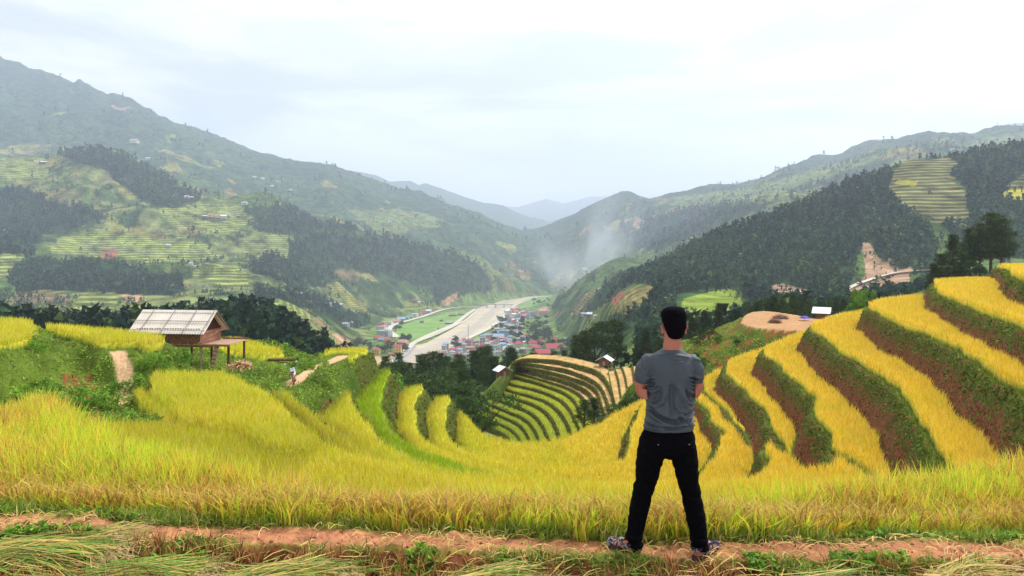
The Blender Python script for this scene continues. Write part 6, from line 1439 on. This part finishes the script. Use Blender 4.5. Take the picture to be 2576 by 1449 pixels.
M_jean = mat('black denim', (.0018, .0018, .0026), rough=.9, spec=.06, nscale=40., namt=.3)
M_hair = mat('black hair', (.003, .0022, .0035), rough=.9, spec=.05, nscale=60., namt=.5, bump=.004, bscale=160.)
def fz(y): return 2.1-(y-629)*.002766
def fx(x): return (x-1688)*.002766
# ---- body: one continuous skin
V = []; F = []
ell(V, F, (.022, .015, 1.590), (.076, .094, .100)); ell(V, F, (.022, .055, 1.535), (.062, .065, .082)); ell(V, F, (.022, -.025, 1.60), (.072, .060, .075))
limb(V, F, [(.004, .0, 1.36, .070, .062), (.006, .0, 1.42, .062, .060), (.014, .004, 1.50, .058, .062), (.02, .01, 1.56, .06, .06)], 18)
ell(V, F, (.022, .118, 1.545), (.013, .018, .022)); ell(V, F, (.022, .108, 1.505), (.026, .014, .010)); ell(V, F, (.022, .095, 1.462), (.03, .025, .022)); ell(V, F, (.022, .095, 1.585), (.052, .02, .012))
for s in (-1, 1):      # ears
    ex = .022+s*.080
    for t in range(9):
        a = R(-60+t*27); ell(V, F, (ex+s*(.006+.004*math.sin(a)), -.004+.014*math.cos(a), 1.545+.030*math.sin(a)), (.007, .008, .009), 8)
    ell(V, F, (ex-s*.004, .004, 1.543), (.009, .012, .026), 10)
torso = [(.78, -.022, .15, .09, 0), (.86, -.018, .140, .085, .004), (.98, -.012, .128, .08, .01), (1.10, -.008, .132, .082, .018), (1.20, -.004, .142, .085, .02), (1.30, -.004, .145, .078, .012), (1.35, -.004, .11, .065, .006), (1.39, 0, .06, .055, 0)]
loft(V, F, [((c, y, z), (a, 0, 0), (0, b, 0)) for z, c, a, b, y in torso], 24)
limb(V, F, [(-.150, 0, 1.31, .048), (-.204, .0, 1.23, .045), (-.212, .012, 1.17, .044), (-.196, .030, 1.105, .040)], 14)
limb(V, F, [(-.196, .030, 1.105, .038), (-.13, .12, 1.10, .036), (-.02, .175, 1.13, .032), (.08, .17, 1.135, .026)], 12)
limb(V, F, [(.135, 0, 1.31, .048), (.182, .0, 1.23, .044), (.188, .012, 1.16, .043), (.172, .030, 1.10, .040)], 14)
limb(V, F, [(.172, .030, 1.10, .038), (.10, .14, 1.12, .036), (.0, .20, 1.13, .032), (-.09, .17, 1.12, .026)], 12)
# right hand, tucked round the left elbow: palm, four curled fingers and a thumb
limb(V, F, [(-.09, .17, 1.12, .026, .026), (-.135, .115, 1.105, .030, .036), (-.165, .06, 1.10, .020, .038)], 12)
fing = [(1.143, .0085, .0), (1.124, .0092, -.004), (1.104, .0092, -.003), (1.086, .0080, .004)]
for zf_, r, dx in fing:
    limb(V, F, [(-.170, .045, zf_+.004, r*1.1), (-.214+dx, .008, zf_+.002, r*1.05), (-.222+dx, -.024, zf_-.002, r), (-.200+dx, -.046, zf_-.007, r*.95), (-.176+dx*.5, -.050, zf_-.011, r*.85)], 9)
limb(V, F, [(-.150, .07, 1.145, .012), (-.176, .03, 1.168, .010), (-.182, -.012, 1.176, .0085), (-.176, -.036, 1.170, .0078)], 9)
# left hand behind the right arm, finger ends showing past the ribs
limb(V, F, [(.08, .17, 1.135, .026), (.12, .11, 1.12, .018, .036), (.142, .055, 1.11, .014, .036)], 12)
for zf_, r, dx in [(1.142, .0082, 0), (1.124, .009, .002), (1.105, .009, .002), (1.088, .0078, 0)]:
    limb(V, F, [(.142, .055, zf_, r*1.1), (.160+dx, .015, zf_, r), (.165+dx, -.020, zf_-.004, r), (.160+dx, -.040, zf_-.014, r*.85)], 9)
limb(V, F, [(.125, .09, 1.14, .012), (.148, .045, 1.165, .010), (.158, .0, 1.17, .0085)], 9)
# legs and feet
LL = [(-.105, .0, .76, .078), (-.147, .0, .64, .070), (-.178, .005, .48, .060), (-.200, .01, .41, .052), (-.222, -.005, .29, .052), (-.243, -.02, .16, .040), (-.252, -.035, .085, .036)]
RL = [(.060, .0, .76, .078), (.098, .0, .64, .070), (.125, .005, .48, .060), (.142, .01, .41, .052), (.160, -.02, .29, .052), (.172, -.06, .16, .040), (.172, -.085, .085, .036)]
limb(V, F, LL, 16); limb(V, F, RL, 16)
FEET = [((-.247, -.060), (-.386, .125)), ((.140, -.125), (.318, .065))]
def foot(V, F, h, t, gz_):
    h = Vector((h[0], h[1], 0)); t = Vector((t[0], t[1], 0)); d = (t-h).normalized(); s = Vector((-d.y, d.x, 0)); L_ = (t-h).length+.02
    rings = [(h+d*L_*f+Vector((0, 0, gz_+zc)), s*w, Vector((0, 0, hh))) for f, w, hh, zc in ((.0, .014, .014, .040), (.03, .026, .026, .042), (.12, .032, .034, .046), (.3, .034, .036, .050), (.5, .040, .028, .044), (.72, .045, .019, .036), (.88, .042, .014, .032), (1.0, .022, .009, .030))]
    loft(V, F, rings, 16)
    limb(V, F, [tuple(h+d*.05+Vector((0, 0, gz_+.05)))+(.034,), tuple(h+d*.045+Vector((0, 0, gz_+.11)))+(.036,)], 12)
    return h, d, s, L_
GZF = [float(gz(MX+h[0]*.6+t[0]*.4, MY+h[1]*.6+t[1]*.4)[0])-.004 for h, t in FEET]
ft = [foot(V, F, h, t, g) for (h, t), g in zip(FEET, GZF)]
fuse('body', V, F, M_skin, man, .0055, 4)
for s in (-1, 1):
    V = []; F = []; ell(V, F, (.022+s*.030, .094, 1.562), (.011, .009, .009), 10); mixmesh('eye', V, F, mat('eye', (.7, .68, .64), rough=.2) if s < 0 else bpy.data.materials['eye'], man, smooth=True)
# ---- hair: short sides, fuller flat top
V = []; F = []
def hr(z, a, b, cy, cx=.020): return ((cx, cy, z), (a, 0, 0), (0, b, 0))
loft(V, F, [hr(1.487, .030, .024, -.050), hr(1.50, .046, .034, -.046), hr(1.52, .058, .052, -.044), hr(1.55, .070, .064, -.040), hr(1.58, .078, .074, -.034), hr(1.61, .0835, .098, -.010), hr(1.64, .0870, .108, .006), hr(1.665, .083, .104, .006), hr(1.684, .072, .090, .004), hr(1.697, .055, .070, .0), hr(1.705, .028, .035, -.004)], 28)
hx = fuse('hair', V, F, M_hair, man, .005, 3, lambda c, n: (fbm(c[:, 0]*160, c[:, 1]*160+c[:, 2]*90, 3, 901)-.5)*.008)
# ---- T-shirt with folds
V = []; F = []
SR = [(.853, -.019, .173, .122, 0), (.90, -.017, .171, .120, 0), (.94, -.015, .163, .115, 0), (1.0, -.011, .160, .112, .004), (1.06, -.009, .160, .113, .008), (1.13, -.006, .164, .117, .012), (1.20, -.004, .171, .120, .012), (1.27, -.004, .181, .118, .006), (1.32, -.005, .182, .106, .002), (1.355, -.005, .158, .090, 0), (1.382, -.003, .115, .077, 0), (1.402, .0, .080, .068, 0), (1.412, .003, .068, .064, 0)]
loft(V, F, [((c, y, z), (a, 0, 0), (0, b, 0)) for z, c, a, b, y in SR], 36)
limb(V, F, [(-.06, 0, 1.335, .045, .06), (-.15, 0, 1.322, .062, .068), (-.190, 0, 1.27, .062, .070), (-.200, .004, 1.215, .056, .066), (-.202, .01, 1.185, .053, .062)], 18, False)
limb(V, F, [(.055, 0, 1.335, .045, .06), (.138, 0, 1.322, .062, .068), (.172, 0, 1.27, .060, .068), (.177, .004, 1.215, .053, .062), (.174, .01, 1.186, .048, .057)], 18, False)
def zc(u, v): return (fx(1572.2+.1562*u), fz(880.5+.1562*v))
FOLDS = [(.0050, .009, [(300, 1115), (450, 1150), (620, 1168), (850, 1160), (1000, 1135), (1095, 1120)]), (-.0045, .007, [(300, 1140), (450, 1180), (650, 1195), (900, 1180), (1095, 1155)]), (.0040, .008, [(310, 1205), (430, 1210), (560, 1195)]), (.004, .008, [(1095, 1190), (980, 1165), (900, 1180)]),
 (.0055, .010, [(370, 960), (450, 1040), (560, 1110), (700, 1148)]), (-.005, .009, [(400, 940), (500, 1020), (620, 1080), (780, 1100)]), (.0055, .009, [(850, 1010), (900, 1065), (1000, 1045), (1095, 985)]), (-.005, .009, [(830, 1050), (920, 1100), (1020, 1080), (1095, 1030)]), (.0045, .009, [(780, 1150), (900, 1110), (1000, 1065)]),
 (.0050, .007, [(980, 378), (1060, 388), (1150, 425)]), (-.004, .006, [(1000, 405), (1080, 425), (1150, 460)]), (.0050, .007, [(990, 440), (1060, 470), (1130, 485)]), (-.004, .006, [(1010, 468), (1080, 500), (1125, 510)]), (.0050, .007, [(1000, 495), (1060, 535), (1115, 548)]), (-.004, .006, [(1030, 530), (1110, 575)]), (.0045, .007, [(1020, 560), (1060, 590), (1105, 600)]), (.004, .007, [(1000, 640), (1040, 670), (1080, 655)]),
 (.0045, .007, [(325, 445), (370, 428), (430, 420)]), (-.004, .006, [(330, 465), (430, 445)]), (.0045, .007, [(335, 480), (380, 470), (440, 468)]), (-.004, .006, [(340, 500), (430, 490)]), (.005, .007, [(350, 570), (385, 598), (430, 585), (480, 520)]), (-.004, .006, [(380, 560), (430, 550)]), (.004, .007, [(380, 640), (420, 650), (500, 610)]),
 (.0060, .013, [(885, 640), (905, 720), (960, 800), (1010, 825), (1060, 790)]), (-.0055, .014, [(940, 640), (965, 720), (1010, 770)]), (.0055, .013, [(590, 690), (560, 790), (480, 850), (400, 830), (350, 760)]), (-.005, .016, [(500, 620), (480, 740), (420, 790)]), (.0045, .013, [(800, 560), (860, 700), (900, 820), (960, 900)]), (-.0045, .016, [(700, 560), (700, 800), (720, 960)]), (.004, .013, [(440, 880), (520, 960), (620, 1010)]), (.004, .012, [(760, 830), (820, 930), (930, 960), (1050, 900)]),
 (.003, .006, [(540, 60), (620, 50), (700, 90)]), (.003, .006, [(700, 60), (820, 65), (980, 100)]), (.0025, .006, [(720, 110), (840, 118)]), (.0025, .006, [(740, 170), (860, 168)]), (.003, .007, [(1110, 130), (1180, 160)]), (.003, .007, [(300, 60), (280, 160), (290, 260)])]
def shirt_disp(co, no):
    d = np.zeros(len(co)); bk = sst(-no[:, 1], -.2, .35)
    for A, w, ln in FOLDS:
        s = sdist(co[:, 0], co[:, 2], [zc(*p) for p in ln], False); d += 4.0*A*np.exp(-(s/(w*1.25))**2)*bk
    d += -.010*np.exp(-((co[:, 0]+.006)/.022)**2)*sst(co[:, 2], 1.0, 1.1)*(1-sst(co[:, 2], 1.3, 1.36))*bk
    for sx in (-.085, .08): d += .007*np.exp(-((co[:, 0]-sx)/.045)**2-((co[:, 2]-1.24)/.07)**2)*bk
    d += (fbm(co[:, 0]*14+4*co[:, 2], co[:, 2]*22, 3, 911)-.5)*.008
    d += .0015*np.exp(-((co[:, 2]-.868)/.004)**2)
    return d
fuse('t_shirt', V, F, M_shirt, man, .0055, 3, shirt_disp)
# ---- trousers
V = []; F = []
loft(V, F, [((c, 0, z), (a, 0, 0), (0, b, 0)) for z, c, a, b in [(.655, -.016, .018, .05), (.672, -.018, .06, .085), (.695, -.024, .14, .115), (.72, -.026, .19, .126), (.76, -.026, .198, .126), (.81, -.022, .186, .118), (.868, -.018, .160, .108)]], 28)
def leg(pts, seg=20): limb(V, F, pts, seg, False)
leg([(-.118, 0, .77, .102, .115), (-.142, 0, .68, .094, .112), (-.156, .0, .607, .089, .100), (-.177, .004, .48, .074, .082), (-.200, .004, .403, .068, .074), (-.225, -.004, .289, .068, .072), (-.247, -.016, .161, .058, .066), (-.262, -.02, .105, .058, .066), (-.250, -.03, .06, .050, .060), (-.246, -.035, .022, .038, .048)])
leg([(.068, 0, .77, .098, .115), (.092, 0, .68, .092, .112), (.103, .0, .607, .087, .100), (.122, .004, .48, .072, .082), (.140, .0, .403, .068, .074), (.160, -.025, .289, .068, .072), (.174, -.06, .161, .062, .066), (.178, -.075, .10, .060, .064), (.178, -.085, .05, .054, .058)])
def jean_disp(c, n):
    d = (fbm(c[:, 0]*10+c[:, 2]*12, c[:, 2]*26, 3, 921)-.5)*.014
    return d+.006*np.sin(c[:, 2]*120)*sst(-c[:, 2], -.20, -.06)
jeans = fuse('trousers', V, F, M_jean, man, .0065, 3, jean_disp)
for x in (-.115, .095):
    V = []; F = []; ell(V, F, (x, -.128, .782), (.003, .002, .003), 8); mixmesh('rivet', V, F, mat('rivet metal', (.6, .5, .3), rough=.3, metallic=.8) if x < 0 else bpy.data.materials['rivet metal'], jeans)
# ---- sandals
M_sole = mat('dark rubber sole', (.055, .035, .035), rough=.8, nscale=30.)
M_camo = mat('camouflage strap', (.2, .2, .2), rough=.8)
t = M_camo.node_tree; b = t.nodes['Principled BSDF']; co = N(t, 'ShaderNodeTexCoord'); nn = N(t, 'ShaderNodeTexNoise', _Scale=46., _Detail=1.); L(t, co.outputs['Object'], nn.inputs['Vector'])
crm = N(t, 'ShaderNodeValToRGB'); L(t, nn.outputs[0], crm.inputs[0]); crm.color_ramp.interpolation = 'CONSTANT'; crm.color_ramp.elements[0].color = (.02, .015, .03, 1); crm.color_ramp.elements[1].position = .47; crm.color_ramp.elements[1].color = (.09, .07, .09, 1)
e = crm.color_ramp.elements.new(.54); e.color = (.30, .27, .25, 1); L(t, crm.outputs[0], b.inputs['Base Color'])
for (h, d, s, L_), g in zip(ft, GZF):
    sd_ = empty('sandal'); sd_.parent = man
    V = []; F = []
    outl = [(-.02, .0), (-.015, .024), (.03, .036), (.12, .036), (.2, .050), (.25, .044), (.285, .015), (.285, -.015), (.25, -.040), (.2, -.046), (.12, -.036), (.03, -.036), (-.015, -.024)]
    outl = smooth_poly(outl, 2, True); n = len(outl)
    for zz, k in ((-.012, .97), (.000, 1.04), (.018, 1.06), (.026, 1.0)):
        for a, w in outl: p = h+d*(a*L_/.27)+s*w*k; V.append((p.x, p.y, g+zz+(.010*(a > .22)*(a-.22)/.06)))
    for r in range(3):
        for i in range(n): j = (i+1) % n; F.append((r*n+i, r*n+j, (r+1)*n+j, (r+1)*n+i))
    F.append(tuple(range(n))[::-1]); F.append(tuple(3*n+i for i in range(n)))
    mixmesh('sole', V, F, M_sole, sd_)
    def sm3(pts):
        for _ in range(2):
            q = [pts[0]]
            for a, b in zip(pts[:-1], pts[1:]): q += [tuple(a[i]*.75+b[i]*.25 for i in range(3)), tuple(a[i]*.25+b[i]*.75 for i in range(3))]
            pts = q+[pts[-1]]
        return pts
    def strap(pts, wd, name='strap'):
        """band over the foot: pts (along, across, height)"""
        V = []; F = []; q = [h+d*(a*L_/.27)+s*w+Vector((0, 0, g+z)) for a, w, z in sm3(pts)]
        for i, p in enumerate(q):
            o2 = d*wd*.5
            V += [tuple(p-o2), tuple(p+o2), tuple(p+o2+Vector((0, 0, .004))), tuple(p-o2+Vector((0, 0, .004)))]
        for i in range(len(q)-1):
            for a_, b_ in ((0, 1), (1, 2), (2, 3), (3, 0)): F.append((4*i+a_, 4*i+b_, 4*i+4+b_, 4*i+4+a_))
        mixmesh(name, V, F, M_camo, sd_)
    strap([(.235, -.046, .015), (.235, -.044, .045), (.235, .0, .062), (.235, .044, .045), (.235, .048, .015)], .060)
    strap([(.155, -.042, .015), (.15, -.042, .060), (.15, .0, .092), (.15, .042, .060), (.155, .042, .015)], .034)
    strap([(.075, -.038, .015), (.10, -.042, .06), (.14, -.036, .085)], .024); strap([(.075, .038, .015), (.10, .042, .06), (.14, .036, .085)], .024)
    V = []; F = []
    ring = [(.10, -.040, .05), (.05, -.042, .060), (.0, -.036, .066), (-.020, .0, .068), (.0, .036, .066), (.05, .042, .060), (.10, .040, .05)]
    q = [h+d*(a*L_/.27)+s*w+Vector((0, 0, g+z)) for a, w, z in sm3(ring)]; up = Vector((0, 0, .022))
    for p in q: c = (p-(h+d*.04)); c.z = 0; c.normalize(); V += [tuple(p), tuple(p+up), tuple(p+up+c*.004), tuple(p+c*.004)]
    for i in range(len(q)-1):
        for a_, b_ in ((0, 1), (1, 2), (2, 3), (3, 0)): F.append((4*i+a_, 4*i+b_, 4*i+4+b_, 4*i+4+a_))
    mixmesh('strap', V, F, M_camo, sd_)
